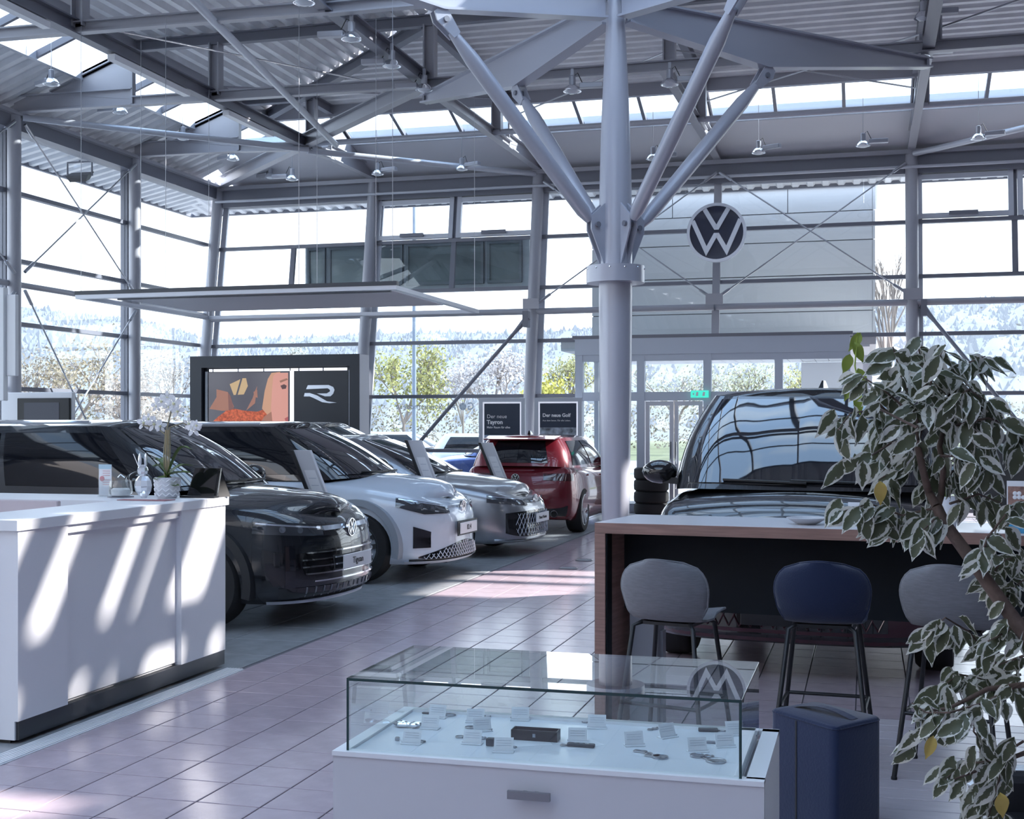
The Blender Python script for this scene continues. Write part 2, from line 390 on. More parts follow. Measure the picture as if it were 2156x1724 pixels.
for x0,x1,ys in ((4.6,6.1,((-3.4,9.8),(13.0,YI))),(6.1,7.7,((-3.4,9.0),(10.6,16.9),(19.3,25))),(6.1,6.4,((8.9,10.7),)),(7.1,8.2,((8.9,10.7),)),(7.7,8.2,((-3.4,25),))):
    for y0,y1 in ys:
        MB().box(x0,y0,ZD,x1,y1,ZD+.1).build('deck_panel', deck_m, roof)
for x0,x1,y0,y1 in SUN_GAPS[:2]:  # added bars that break the sunlight on the counter into streaks
    k=y0
    while k<=y1+.01: MB().box(x0,k-.15,ZD,x1,k+.15,ZD+.15).build('skylight_bar', steel_d, roof); k+=.72
sky_m = glass('skylight_glass', (.90,.955,.98))
for y in [-3.4+1.3*k for k in range(7)]+[9.0+1.04*k for k in range(6)]:
    st=1.3 if y<4 else 1.04
    MB().box(GR[0],y-.035,7.62,GR[1],y+.035,7.74).build('skylight_bar', steel_d, roof)
    x=GR[0]
    while x < GR[1]-.1:
        if y<4.3 or y>8: MB().box(x+.03,y+.03,7.72,min(x+1.216,GR[1])-.03,y+st-.03,7.735).build('skylight_pane', sky_m, roof)
        x+=1.216
x=GR[0]
while x < GR[1]+.1: MB().box(x-.035,-3.4,7.62,x+.035,4.4,7.74).build('skylight_bar', steel_d, roof); MB().box(x-.035,9.0,7.62,x+.035,14.2,7.74).build('skylight_bar', steel_d, roof); x+=1.216
# lower roof ring with overhang: corrugated outside, white soffit inside
def low_left():
    b=MB(); rows=[]; y=3.0
    while y < YT+1.6:
        for d,h in prof:
            yy=min(y+d*1.2,YT+1.6); e=max(0,yy-YT)
            rows.append([(LX-1.7,yy,6.42+h*.8),(LX-.1,yy,6.76+h*.8)]+([(LX+IN0,yy,zr(IN0)+.10+h*.8)] if yy<YT-.8 else [(LX-.05,yy,6.71+h*.8)]))
        y+=.3
    b.grid(rows); return b
low_left().build('overhang_panel', deck_m, roof)
def low_back():
    b=MB(); rows=[]; x=LX-1.6
    while x < 8.2:
        for d,h in prof:
            xx=x+d*1.2
            rows.append([(xx,YT+1.9,6.42+h*.5),(xx,YT+.1,6.70+h*.5)])
        x+=.3
    b.grid(rows); return b
low_back().build('overhang_panel', deck_m, roof)
MB().ext([(LX+.3,YT+.1,6.69),(LX+.3,YT-IN0,zr(IN0)-.02),(LX+.3,YT-IN0,zr(IN0)+.03),(LX+.3,YT+.1,6.74)],(20.8,0,0)).build('soffit_panel', soff_m, roof)
MB().box(LX-1.75,2.9,6.40,LX-1.68,YT+1.9,6.56).build('gutter', steel_d, roof); MB().box(LX-1.75,YT+1.88,6.40,8.2,YT+1.95,6.56).build('gutter', steel_d, roof)
# skylight band: bars and panes
def band(p0,p1,n,inner,outer):                            # p0/p1 lower-edge ends
    p0,p1=Vector(p0),Vector(p1)
    for k in range(n+1):
        a=p0.lerp(p1,k/n); o=a+outer
        MB().bar(a,o,.06,.10).build('skylight_bar', steel_d, roof)
        if k<n:
            c=p0.lerp(p1,(k+1)/n); MB().ext([a+Vector((0,0,.04)),c+Vector((0,0,.04)),c+outer+Vector((0,0,.04)),o+Vector((0,0,.04))],(0,0,.02)).build('skylight_pane', sky_m, roof)
    MB().bar(p0+Vector((0,0,.06)),p1+Vector((0,0,.06)),.08,.26).build('skylight_rail', steel_l, roof)  # lighter metal puts the lit band below the glass into the colour
dz=zr(IN1)-zr(IN0)
for k in range(2,7): band((LX+IN0,AY[k],zr(IN0)+.02),(LX+IN0,AY[k+1],zr(IN0)+.02),3,None,Vector((IN1-IN0,0,dz)))
band((LX+IN0,AY[7],zr(IN0)+.02),(LX+IN0,YT-IN0,zr(IN0)+.02),2,None,Vector((IN1-IN0,0,dz)))
for i in range(6):
    xa=max(BX[i],LX+IN0); xb=BX[i+1]
    band((xa,YT-IN0,zr(IN0)+.02),(xb,YT-IN0,zr(IN0)+.02),3 if i else 2,None,Vector((0,-(IN1-IN0),dz)))
MB().box(XI-.06,-3.4,7.44,XI+.06,YI,7.68).build('edge_beam', steel, roof); MB().box(XI,YI-.06,7.44,5.7,YI+.06,7.68).build('edge_beam', steel, roof)
# grid of I-beams with haunches
def haunch(p,d,along):                                    # p at the facade, d inward unit vector
    p=Vector(p); d=Vector(d); t=Vector((-d.y,d.x,0))*.012
    q=[p+d*.68+Vector((0,0,6.92)),p+d*IN1+Vector((0,0,6.74)),p+d*IN1+Vector((0,0,7.48)),p+d*.72+Vector((0,0,6.95))]
    b=MB(); b.ext([v-t for v in q],t*2); 
    s=p+d*.70+Vector((0,0,6.96)); e_=p+d*IN1+Vector((0,0,7.50)); b.bar(s,e_,.13,.02)
    b.bar(p+d*IN1+Vector((0,0,6.66)),p+d*IN1+Vector((0,0,7.48)),.10,.03)
    b.build('haunch_plate', steel, roof)
def beamB(y,x0,x1):
    MB().ibeam((x0,y,EAVE),(x0+IN1,y,EAVE-.02),.27,.14).build('roof_beam', steel, roof)
    haunch((x0,y,0),(1,0,0),None)
    MB().ibeam((x0+IN1,y,EAVE-.03),(x1,y,EAVE-.08),.15,.13).build('roof_beam', steel, roof)
    MB().ibeam((x0+IN1,y,7.48),(x1,y,7.48),.17,.12).build('rafter', steel_d, roof)
for y in AY[2:8]:
    x1 = BX[2] if y < 20 else BX[1]+.1
    beamB(y,LX,x1)
def beamA(x,y1,y0):
    MB().ibeam((x,y1,EAVE),(x,y1-IN1,EAVE-.02),.27,.14).build('roof_beam', steel, roof)
    haunch((x,y1,0),(0,-1,0),None)
    MB().ibeam((x,y1-IN1,EAVE-.03),(x,y0,EAVE-.10),.16,.13).build('roof_beam', steel, roof)
    MB().ibeam((x,y1-IN1,7.48),(x,y0,7.48),.17,.12).build('rafter', steel_d, roof)
for x in BX[2:6]: beamA(x,YT,AY[6])
beamA(BX[1],YT,AY[7]-.1)
for x in BX[1:6]:                                         # long beams towards the viewer
    if x==BX[3]: continue
    y1 = AY[7] if x==BX[1] else AY[6]
    MB().ibeam((x,y1,EAVE-.06),(x,-3.3,EAVE-.06),.20,.16).build('roof_beam', steel_d, roof)
for y in AY[4:7]:
    MB().ibeam((BX[2],y,EAVE-.10),(BX[5]+3.4,y,EAVE-.10),.15,.13).build('roof_beam', steel, roof)
    MB().ibeam((BX[2],y,7.48),(BX[5]+3.4,y,7.48),.17,.12).build('rafter', steel_d, roof)
MB().tube((BX[1],AY[7],6.70),(8,AY[7],6.70),.05,12).build('tie_tube', steel_l, roof, 40)
# hip beam from the corner, posts between chord and rafter, brace tubes
MB().ibeam((LX+.1,YT-.1,EAVE-.02),(BX[2],AY[6]+.15,EAVE-.05),.24,.16).build('hip_beam', steel, roof)
MB().ibeam((XI,YI,7.46),(BX[2],AY[6]+.1,7.46),.18,.14).build('hip_beam', steel_d, roof)
for x,y in ((BX[1],AY[6]),(BX[1],AY[7]),(BX[1],AY[5]),(BX[2],AY[6]),(BX[2],AY[7]),(BX[3],AY[6]),(BX[4],AY[6]),(BX[3],AY[7]),(BX[4],AY[7])):
    MB().ibeam((x,y,6.7),(x,y,7.5),.17,.17).build('roof_post', steel, roof)
for p,q in (((LX+.1,18.05,6.60),(BX[1]+.1,21.35,6.56)),((BX[1],AY[7],6.58),(BX[2]-.05,YT-.1,6.58)),((BX[4]+.05,YT-.1,6.58),(BX[5],AY[7],6.62)),((-9.1,21.2,6.58),(-7.2,11.2,6.62))):
    MB().tube(p,q,.055,12).build('brace_tube', steel_l, roof, 40)
for p,q in (((BX[1],AY[6],6.85),(BX[2],AY[7],7.3)),((BX[2]+.2,22.4,7.2),(BX[3],18.2,6.9)),((BX[3],22.4,7.2),(BX[4],18.2,6.9)),((BX[3],18.2,6.95),(BX[4],22.4,7.2)),((BX[4],18.2,6.9),(BX[5],16.0,7.3)),((BX[1],14.6,6.8),(-8,19.9,7.3))):
    MB().tube(p,q,.014,6).build('brace_rod', galv, roof)
for y0,y1 in ((15.2,17.2),(18.4,20.0),(10.9,13.8)):
    MB().box(BX[1]-.03,y0,6.50,BX[1]+.08,y1,6.58).build('light_batten', white, roof)
# ================================================================ tree column, entrance, signs, lamps
tree_m = mat('column_paint', (.45,.46,.53), .30, .1, coat=.15)
TX, TY = -2.76, 14.41
tc_ = thing('tree_column', 'tall tapered grey steel column with four branching struts under the roof', 'column', (TX,TY,0))
pr=[]
for k in range(41):
    z=6.45*k/40; r = .145+.045*math.sin(min(1,z/3.6)*math.pi/2) if z<3.6 else .19-.10*((z-3.6)/2.85)**1.8
    pr.append((r,z))
MB().lathe(pr,40).build('shaft', tree_m, tc_, 40)
MB().lathe([(.19,3.215),(.33,3.215),(.33,3.405),(.19,3.405)],48).build('collar', tree_m, tc_, 40)
for k in range(12):
    a=2*math.pi*k/12; MB().ball((.325*math.cos(a),.325*math.sin(a),3.37),.013,8,5).build('screw', chrome, tc_)
for sx in (-1,1):
    for sy in (-1,1):
        d=Vector((sx*3.54,sy*3.56,0)); L_=d.length; d/=L_; t=Vector((-d.y,d.x,0))
        # arm: lens-shaped plate girder
        top=lambda f:6.46; bot=lambda f: 6.22-(6.22-5.97)*(f/.44) if f<.44 else 5.97+(6.36-5.97)*((f-.44)/.56)
        fs=[.03,.2,.44,.7,1.0]
        poly=[d*(L_*f)+Vector((0,0,bot(f))) for f in fs]+[d*(L_*f)+Vector((0,0,top(f))) for f in fs[::-1]]
        b=MB(); b.ext([p-t*.02 for p in poly],t*.04)
        for f0,f1 in zip(fs,fs[1:]): b.bar(d*(L_*f0)+Vector((0,0,bot(f0))),d*(L_*f1)+Vector((0,0,bot(f1))),.17,.025)
        b.bar(d*(L_*.03)+Vector((0,0,6.46)),d*L_+Vector((0,0,6.46)),.17,.025); b.bar(d*(L_-.01)+Vector((0,0,6.35)),d*(L_-.01)+Vector((0,0,6.46)),.17,.03)
        b.build('arm', tree_m, tc_)
        lo=d*.27+Vector((0,0,3.82)); hi=d*(L_*.435)+Vector((0,0,5.86)); dr=(hi-lo).normalized()
        MB().loft([[ (p+q) for q in [Vector((0,0,0))+t*(R*math.cos(a))+dr.cross(t)*(R*math.sin(a)) for a in [2*math.pi*i/16 for i in range(16)]]] for p,R in ((lo+dr*.12,.05),(lo+dr*.25,.08),(lo+dr*1.2,.088),(hi-dr*.5,.085),(hi-dr*.14,.05))]).build('strut', tree_m, tc_, 40)
        g=MB(); q=[d*.12+Vector((0,0,3.42)),d*.19+Vector((0,0,3.42)),d*.36+Vector((0,0,3.80)),d*.36+Vector((0,0,3.95)),d*.16+Vector((0,0,4.12)),d*.12+Vector((0,0,4.12))]
        for o in (-.055,.035): g.ext([p+t*o for p in q],t*.02)
        g.build('gusset', tree_m, tc_)
        g=MB(); 
        for o in (-.06,.04): g.ext([hi+t*o+dr*x+Vector((0,0,1)).cross(t)*0+dr.cross(t)*y for x,y in ((-.2,-.05),(-.2,.05),(.05,.09),(.14,.05),(.14,-.05),(.05,-.09))],t*.02)
        g.build('clevis', tree_m, tc_)
        for c in (lo+dr*.02+Vector((0,0,.02)),hi): MB().tube(c-t*.085,c+t*.085,.032,12).build('bolt', steel_d, tc_, 40)
# ---- entrance portal with glazed doors
door=struct('door_1')
PY=23.45
alu=mat('portal_aluminium', (.50,.55,.64), .4, .2)
b=MB(); b.box(-5.25,PY-.05,2.90,-.30,PY+.25,3.22); b.build('header', alu, door)
MB().box(-5.3,PY-.06,3.20,-.25,PY+.3,3.26).build('header_cap', steel_d, door)
posts=[-5.18,-4.02,-2.80,-1.53,-.36]
for x in posts: MB().box(x-.07,PY-.03,0,x+.07,PY+.12,2.92).build('post', alu, door)
for x0,x1 in zip(posts,posts[1:]):
    for z,h in ((2.84,.12),(2.13,.16),(.08,.16)): MB().box(x0+.07,PY-.02,z-h/2,x1-.07,PY+.10,z+h/2).build('rail', alu, door)
    MB().box(x0+.07,PY+.02,2.21,x1-.07,PY+.045,2.78).build('pane', pane_m, door)
    if x0==posts[0]:
        MB().box(x0+.07,PY+.02,.16,x1-.07,PY+.045,2.05).build('pane', pane_m, door)
        MB().box(x0+.30,PY+.03,.16,x0+.36,PY+.08,2.78).build('post', alu, door)
        continue
    xm=(x0+x1)/2
    for a,c in ((x0+.09,xm-.01),(xm+.01,x1-.09)):
        lf=MB()
        for q in ((a,.05,a+.07,2.04),(c-.07,.05,c,2.04),(a+.07,.05,c-.07,.15),(a+.07,1.96,c-.07,2.04)): lf.box(q[0],PY+.0,q[1],q[2],PY+.06,q[3])
        lf.build('door_leaf', steel_l, door)
        MB().box(a+.07,PY+.02,.15,c-.07,PY+.045,1.96).build('pane', pane_m, door)
        hx=c-.035 if a<xm-.2 else a+.035
        MB().tube((hx,PY-.06,.9),(hx,PY-.06,1.3),.014,8).build('door_handle', chrome, door)
ex=thing('exit_sign','small green and white exit sign above the glass doors','sign',(-2.93,PY-.09,2.10))
MB().box(-.16,0,0,.16,.03,.13).build('plate', mat('sign_green',(.05,.55,.42),.4,emit=((.05,.6,.45),.5)), ex)
for x in (-.05,.07): MB().ext([(x-.02,-.002,.03),(x+.02,-.002,.03),(x+.03,-.002,.1),(x-.01,-.002,.1)],(0,.002,0)).build('pictogram', white, ex)
MB().ext([(-.13,-.002,.065),(-.1,-.002,.04),(-.1,-.002,.09)],(0,.002,0)).build('arrow', white, ex)
# ---- round emblem sign on the middle mullion
navy=mat('emblem_navy',(.012,.018,.055),.25,coat=.4); silver=mat('emblem_silver',(.72,.76,.84),.25,.5)
def emblem(parent, R, c, ax, up, disc=True, thick=.05, mring=None, mlet=None, mback=None):
    M4=Matrix.Identity(4); x=Vector(up).cross(Vector(ax)).normalized(); M4=axes(c,x,up)   # local x right, y up, z out
    tr=lambda pts: [M4@Vector(p) for p in pts]
    def ring(r0,r1,z0,z1,n=48):
        b=MB(); b.loft([tr([(r*math.cos(2*math.pi*i/n),r*math.sin(2*math.pi*i/n),z) for i in range(n)]) for r,z in ((r0,z0),(r1,z0),(r1,z1),(r0,z1),(r0,z0))],caps=False); return b
    if disc:
        b=MB(); b.loft([tr([(r*math.cos(2*math.pi*i/48),r*math.sin(2*math.pi*i/48),z) for i in range(48)]) for r,z in ((R*.95,-thick),(R*.95,0))]); b.build('disc', mback or navy, parent, 40)
    ring(R*.90,R,-thick*.6,thick*.3).build('ring', mring or silver, parent, 40)
    def stroke(pts,w):                                   # mitred letter stroke from a polyline
        pts=[Vector((p[0],p[1])) for p in pts]; Lf,Rt=[],[]
        for i,p in enumerate(pts):
            a=(p-pts[i-1]).normalized() if i else (pts[1]-p).normalized(); d=(pts[i+1]-p).normalized() if i<len(pts)-1 else a
            n1=Vector((-a.y,a.x)); n2=Vector((-d.y,d.x)); m=(n1+n2).normalized(); k=w/2/max(.35,m.dot(n1)); Lf.append(p+m*k); Rt.append(p-m*k)
        b=MB()
        for i in range(len(pts)-1): b.ext(tr([(Lf[i].x*R,Lf[i].y*R,0),(Rt[i].x*R,Rt[i].y*R,0),(Rt[i+1].x*R,Rt[i+1].y*R,0),(Lf[i+1].x*R,Lf[i+1].y*R,0)]),(M4.to_3x3()@Vector((0,0,thick*.25))))
        return b
    stroke([(-.40,.80),(-.03,.17),(.03,.17),(.40,.80)],.15).build('letter_v', mlet or silver, parent)
    stroke([(-.80,.42),(-.34,-.62),(-.04,-.09),(.04,-.09),(.34,-.62),(.80,.42)],.15).build('letter_w', mlet or silver, parent)
es=thing('round_emblem_sign','large round navy and silver emblem sign mounted high on the back facade','sign',(-2.63,23.4,4.56))
emblem(es,.535,(0,0,.52),(0,-1,0),(0,0,1),thick=.10)
MB().box(-.05,.09,.2,.05,1.05,.85).build('bracket', steel_d, es)
# ---- suspended rectangular light frame
hf=thing('hanging_light_frame','large flat white panel in a rectangular frame hung on wires over the cars','ceiling panel',(-7.5,15.9,3.2))
fd=mat('frame_anthracite',(.05,.055,.07),.4); pw=mat('panel_white',(.75,.72,.77),.6)
for q in ((-2.16,-1.68,2.16,-1.60),(-2.16,1.60,2.16,1.68),(-2.16,-1.60,-2.08,1.60),(2.08,-1.60,2.16,1.60)):
    MB().box(q[0],q[1],0,q[2],q[3],.05).build('frame_bar', steel_l, hf)
MB().box(-2.165,-1.685,.0502,2.165,-1.6,.10).build('front_rail', fd, hf)
MB().box(-1.95,-1.02,.06,1.85,1.0,.11).build('panel', pw, hf); MB().box(-1.95,-1.06,.04,1.85,-1.02,.12).build('panel_edge', fd, hf)
for x,y in ((-2.1,-1.64),(-.9,-1.64),(.9,-1.64),(2.1,-1.64),(-2.1,1.64),(2.1,1.64),(-1.7,-.9),(1.6,-.9),(0,.9)):
    MB().tube((x,y,.05),(x,y,3.46),.004,5).build('wire', galv, hf)
# ---- lamps
refl=mat('lamp_reflector',(.8,.82,.86),.12,.9); lampg=mat('lamp_grey',(.42,.43,.48),.35,.4); bulb=mat('lamp_glass',(.75,.8,.85),.05,0,.8)
def lamp(p, top, tilt, label, ballast=-1, group='halogen spot lamps under the roof'):
    t=thing('spot_lamp',label,'lamp',p,tilt,group)
    MB().lathe([(.035,.06),(.045,.06),(.045,.19),(.03,.20)],14).build('socket', lampg, t, 40)
    MB().lathe([(.05,.07),(.085,.05),(.12,.0),(.125,-.02),(.115,-.02),(.08,.03),(.03,.05)],20,caps=False).build('reflector', refl, t, 40)
    MB().lathe([(.10,-.015),(.07,-.04),(.03,-.05)],16).build('lens', bulb, t, 40)
    if ballast: MB().rbox(min(.1*ballast,.42*ballast),-.05,.02,max(.1*ballast,.42*ballast),.05,.09,.008).build('ballast', lampg, t)
    MB().path([(.02,.0,.19),(.07*(ballast or 1),.02,.24),(.14*(ballast or 1),.0,.09)],.006,6).build('cable', black, t)
    if top>.3: MB().tube((0,0,.19),(0,0,top),.006,6).build('wire', galv, t)
    else: MB().box(-.02,-.02,.19,.02,.02,.19+max(.04,top)).build('clamp', lampg, t)
LP=[(795,365,25.0,1.2,'hanging halogen lamp by the column left of the opening windows'),(972,355,24.6,1.1,'hanging halogen lamp above the left opening window pair'),
(1375,333,23.0,1.1,'hanging halogen lamp just right of the tapered column'),(1597,320,22.6,1.1,'hanging halogen lamp to the upper right of the round emblem'),
(1817,305,22.2,1.1,'hanging halogen lamp left of the right facade column'),(2060,290,21.6,1.1,'hanging halogen lamp farthest right, above the top-right window'),
(570,372,26.6,.9,'hanging halogen lamp right of the corner column, left one of two'),(615,376,25.4,.9,'hanging halogen lamp right of the corner column, right one of two'),
(740,80,15.6,.1,'spot lamp on the long roof beam, topmost of the three beside the column'),(825,137,17.4,.1,'spot lamp on the long roof beam, middle of the three beside the column'),(893,187,18.6,.1,'spot lamp at the joint where beam and tapered arm meet'),
(1205,190,17.6,.1,'spot lamp under the cross beam left of the tapered column'),(1410,176,17.6,.1,'spot lamp under the cross beam right of the tapered column'),
(1945,35,16.4,.1,'upper spot lamp on the beam at the top right'),(1938,117,17.2,.1,'lower spot lamp on the beam at the top right'),(640,3,14.6,.1,'spot lamp cut by the top edge of the picture'),
(108,175,19.2,1.0,'wire-hung spot lamp farthest left under the roof glazing'),(253,235,21.2,1.0,'wire-hung spot lamp below the first blue gusset plate'),(385,290,23.4,1.0,'wire-hung spot lamp left of the second gusset plate'),(490,334,24.8,1.0,'wire-hung spot lamp in front of the corner of the hall')]
for k,(u,v,Y,top,lb) in enumerate(LP):
    lamp(at(u,v,Y),top,random.uniform(-.5,.5) if top>.3 else .1,lb,ballast=(-1 if u<700 or u in (740,825,893) else 1))
# ---- floodlight and dark sign box outside the glass
fdl=thing('floodlight','dark grey floodlight hung outside the upper left windows','floodlight',at(168,366,24.0))
MB().loft([[(-.24,-.1,-.05),(.24,-.1,-.05),(.24,.1,.05),(-.24,.1,.05)],[(-.17,-.06,-.16),(.17,-.06,-.16),(.17,.06,-.1),(-.17,.06,-.1)]]).build('housing', black, fdl)
MB().path([(-.26,0,-.05),(-.26,0,.22),(.26,0,.22),(.26,0,-.05)],.02,6).build('bracket', steel_d, fdl); MB().tube((0,0,.22),(0,0,.25),.02,6).build('stem', steel_d, fdl)
sb=thing('outdoor_sign_box','long dark framed sign box fixed outside the upper windows','sign box',(-9.02,25.05,4.36))
sgm=mat('signbox_dark',(.17,.20,.21),.12,spec=.6); sgf=mat('signbox_frame',(.42,.45,.48),.45)
MB().box(-2.45,.05,0,2.45,.35,1.06).build('housing', sgf, sb)
for a,c in ((-2.38,-1.98),(-1.90,-.25),(-.17,1.50),(1.58,2.30)):
    MB().box(a,.02,.12,c,.06,.98).build('panel', sgm, sb)
    fr=MB()
    for q in ((a,.12,c,.18),(a,.92,c,.98),(a,.18,a+.05,.92),(c-.05,.18,c,.92)): fr.box(q[0],-.01,q[1],q[2],.05,q[3])
    fr.build('panel_frame', mat('signbox_rim',(.16,.18,.20),.3), sb)
# ================================================================ outdoors
grd=struct('ground')
asph=mat('asphalt',(.24,.24,.25),.85,noise=(.8,.12)); grass_m=mat('meadow',(.12,.14,.07),.9,noise=(.3,.3))
MB().box(-90,25.2,-.25,90,60,-.08).build('car_park', asph, grd); MB().box(-90,-30,-.25,-13.75,25.2,-.08).build('car_park', asph, grd); MB().box(8.3,-30,-.25,90,25.2,-.08).build('car_park', asph, grd); MB().box(-13.75,-30,-.25,8.3,-4.1,-.08).build('car_park', asph, grd)
MB().box(-260,60,-.25,260,140,-.1).build('meadow', grass_m, grd)
# wooded hills
RID=[(-900,640),(-200,636),(50,646),(150,660),(265,668),(360,690),(440,714),(600,712),(760,704),(900,700),(1110,702),(1250,690),(1500,680),(1800,655),(1945,638),(2050,630),(2156,626),(2400,615),(3200,640)]
hm=bpy.data.materials.new('hill_woods'); hm.use_nodes=True; N,L=hm.node_tree.nodes,hm.node_tree.links; pb=N['Principled BSDF']; pb.inputs['Roughness'].default_value=1
t0=N.new('ShaderNodeTexCoord'); n1=N.new('ShaderNodeTexNoise'); n1.inputs['Scale'].default_value=.05; n1.inputs['Detail'].default_value=8; L.new(t0.outputs['Object'],n1.inputs[0])
r0=N.new('ShaderNodeValToRGB'); r0.color_ramp.elements[0].position=.35; r0.color_ramp.elements[1].position=.65; r0.color_ramp.elements[0].color=(.085,.11,.15,1); r0.color_ramp.elements[1].color=(.14,.165,.20,1); L.new(n1.outputs['Fac'],r0.inputs[0]); L.new(r0.outputs[0],pb.inputs['Base Color'])
rnd=random.Random(3); rows=[]; nU=160
ridge=lambda u: np.interp(u,[p[0] for p in RID],[p[1] for p in RID])
for k in range(12):
    f=k/11; Y=140+260*f; row=[]
    for i in range(nU):
        u=-900+4100*i/(nU-1); p=at(u,ridge(u),400); z=p.z*(f**1.25)+(rnd.uniform(-1,1)*1.2 if 0<k<11 else 0); q=at(u,894,Y); row.append((q.x,q.y,max(-.1,z) if k else -.1))
    rows.append(row)
hill=MB().grid(rows).build('hillside', hm, grd, 60)
tr=MB()
for i in range(9000):
    u=rnd.uniform(-300,2500); f=rnd.random()**.45; Y=140+260*f; p=at(u,ridge(u),400); z=p.z*(f**1.25)-.6; q=at(u,894,Y); h=rnd.uniform(.9,1.9)*(1 if rnd.random()<.9 else 1.5); w=h*rnd.uniform(.4,.7)
    a=rnd.random()*6.28; c,s=math.cos(a)*w,math.sin(a)*w
    tr.add([(q.x+c,q.y+s,z),(q.x-s,q.y+c,z),(q.x-c,q.y-s,z),(q.x+s,q.y-c,z),(q.x,q.y,z+h)],[(0,1,4),(1,2,4),(2,3,4),(3,0,4)])
tr.build('hill_trees', hm, grd, kind='stuff')
# trees and shrubs beyond the car park
bark=mat('bark_grey',(.20,.17,.15),.9)
def grow(mb, p, d, L_, r, depth, rg, tips, spread=.6, n=3):
    q=p+d*L_; mb.tube(p,q,r,5,r2=r*.65)
    if depth==0: tips.append(q); return
    tips.append(q)
    for k in range(n):
        nd=(d+Vector((rg.uniform(-1,1),rg.uniform(-1,1),rg.uniform(-.3,.6)))*spread).normalized()
        grow(mb,q,nd,L_*rg.uniform(.6,.85),r*.6,depth-1,rg,tips,spread,n)
def tree(u,Y,h,w,label,leafcol,nl,ls,name='tree',cat='tree',depth=4,seed=1,droop=0,spread=.6,branches=3,trunk=.25,lc2=None):
    rg=random.Random(seed); base=at(u,894,Y); base.z=-.1; t=thing(name,label,cat,base)
    mb=MB(); tips=[]; grow(mb,Vector((0,0,0)),Vector((0,0,1)),h*trunk,h*.018,depth,rg,tips,spread,branches)
    zx=max(p.z for p in tips); wx=max(max(abs(p.x),abs(p.y)) for p in tips); sx,sz=w/2/wx,h*.96/zx
    mb.v=[(x*sx,y*sx,z*sz) for x,y,z in mb.v]; mb.build('branches', bark, t)
    if nl:
        lb=MB(); tp=[Vector((p.x*sx,p.y*sx,p.z*sz)) for p in tips]
        for i in range(nl):
            c=rg.choice(tp)+Vector((rg.gauss(0,1),rg.gauss(0,1),rg.gauss(0,1)-droop*abs(rg.gauss(0,1))))*(w*.075)
            if c.z<.3: c.z=rg.uniform(.3,.9)
            a=Vector((rg.gauss(0,1),rg.gauss(0,1),rg.gauss(0,1))).normalized(); b=a.orthogonal().normalized(); s=ls*rg.uniform(.6,1.3)
            lb.add([c-a*s,c+b*s*.5,c+a*s,c-b*s*.5],[(0,1,2,3)])
        lb.build('foliage', mat('leaf_%s'%leafcol.__hash__(),tuple(c*.5 for c in leafcol),.7,rnd=.1), t, kind='stuff')
    return t
G='trees beyond the car park'
tree(850,62,6.0,4.2,'yellow-green willow outside, behind the blue lamp post',(.62,.62,.22),2600,.10,seed=2,droop=1.5)
tree(1050,58,4.9,4.6,'white blossoming tree outside, right of the willow',(.86,.80,.80),2600,.09,seed=5)
tree(975,72,5.4,4.0,'bare leafless tree outside between the willow and the blossoming tree',(.5,.4,.35),200,.06,seed=8,depth=5)
tree(1180,50,3.5,2.6,'bright yellow flowering shrub outside, left of the entrance',(.80,.74,.12),1800,.08,'flowering_shrub','shrub',seed=9)
tree(1200,92,6.6,4.5,'budding yellow-green tree outside rising left of the entrance',(.66,.64,.28),1500,.11,seed=12)
for i,(u,Y,h,w,c,lb) in enumerate(((150,52,5.2,5.0,(.50,.42,.28),'brownish leafless tree outside the lower left windows, right of two'),(75,56,4.6,4.6,(.48,.42,.33),'brownish leafless tree outside the lower left windows, left of two'),(350,66,5.2,5.2,(.60,.56,.52),'pale leafless tree outside behind the orchid'),(262,42,3.2,2.8,(.62,.52,.44),'pinkish budding bush outside behind the second facade column'),
    (600,78,6.6,4.0,(.72,.72,.66),'pale budding tree outside above the screen wall'),(1420,66,4.6,5.6,(.62,.64,.48),'pale green tree outside seen through the doors, left'),(1550,74,5.2,5.6,(.66,.66,.42),'pale green tree outside seen through the doors, middle'),(1690,66,4.6,4.5,(.70,.66,.26),'yellowish tree outside seen through the doors, right'))):
    tree(u,Y,h,w,lb,c,1500,.08,seed=20+i,depth=4)
tree(1872,46,8.4,3.0,'tall bare poplar outside, left of the right facade column',(.6,.55,.5),0,.05,seed=40,depth=5,spread=.35,trunk=.2)
# hedge line behind the car park
hd=thing('hedge','long grey-brown hedge along the far edge of the car park','hedge',(-20,92,-.1)); hb=MB(); rg=random.Random(6)
for i in range(15000):
    c=Vector((rg.uniform(-50,70),rg.uniform(-1,1),rg.uniform(0,1)**.8*3.2)); a=Vector((rg.gauss(0,1),rg.gauss(0,1),rg.gauss(0,1))).normalized(); b=a.orthogonal().normalized(); s=rg.uniform(.07,.16); hb.add([c-a*s,c+b*s*.6,c+a*s,c-b*s*.6],[(0,1,2,3)])
hb.build('foliage', mat('hedge_leaf',(.22,.20,.16),.9,rnd=.1), hd, kind='stuff')
# lamp post
lp=thing('lamp_post','tall pale blue lamp post standing outside between two windows','lamp post',(at(872,894,40).x,at(872,894,40).y,-.08))
MB().tube((0,0,0),(0,0,9),.075,12,r2=.05).build('pole', mat('post_blue',(.15,.19,.25),.4), lp, 40); MB().rbox(-.1,-.5,9,.1,.25,9.12,.02).build('lamp_head', lampg, lp); MB().lathe([(.16,0),(.16,.25),(.1,.3)],14).build('base', lampg, lp)
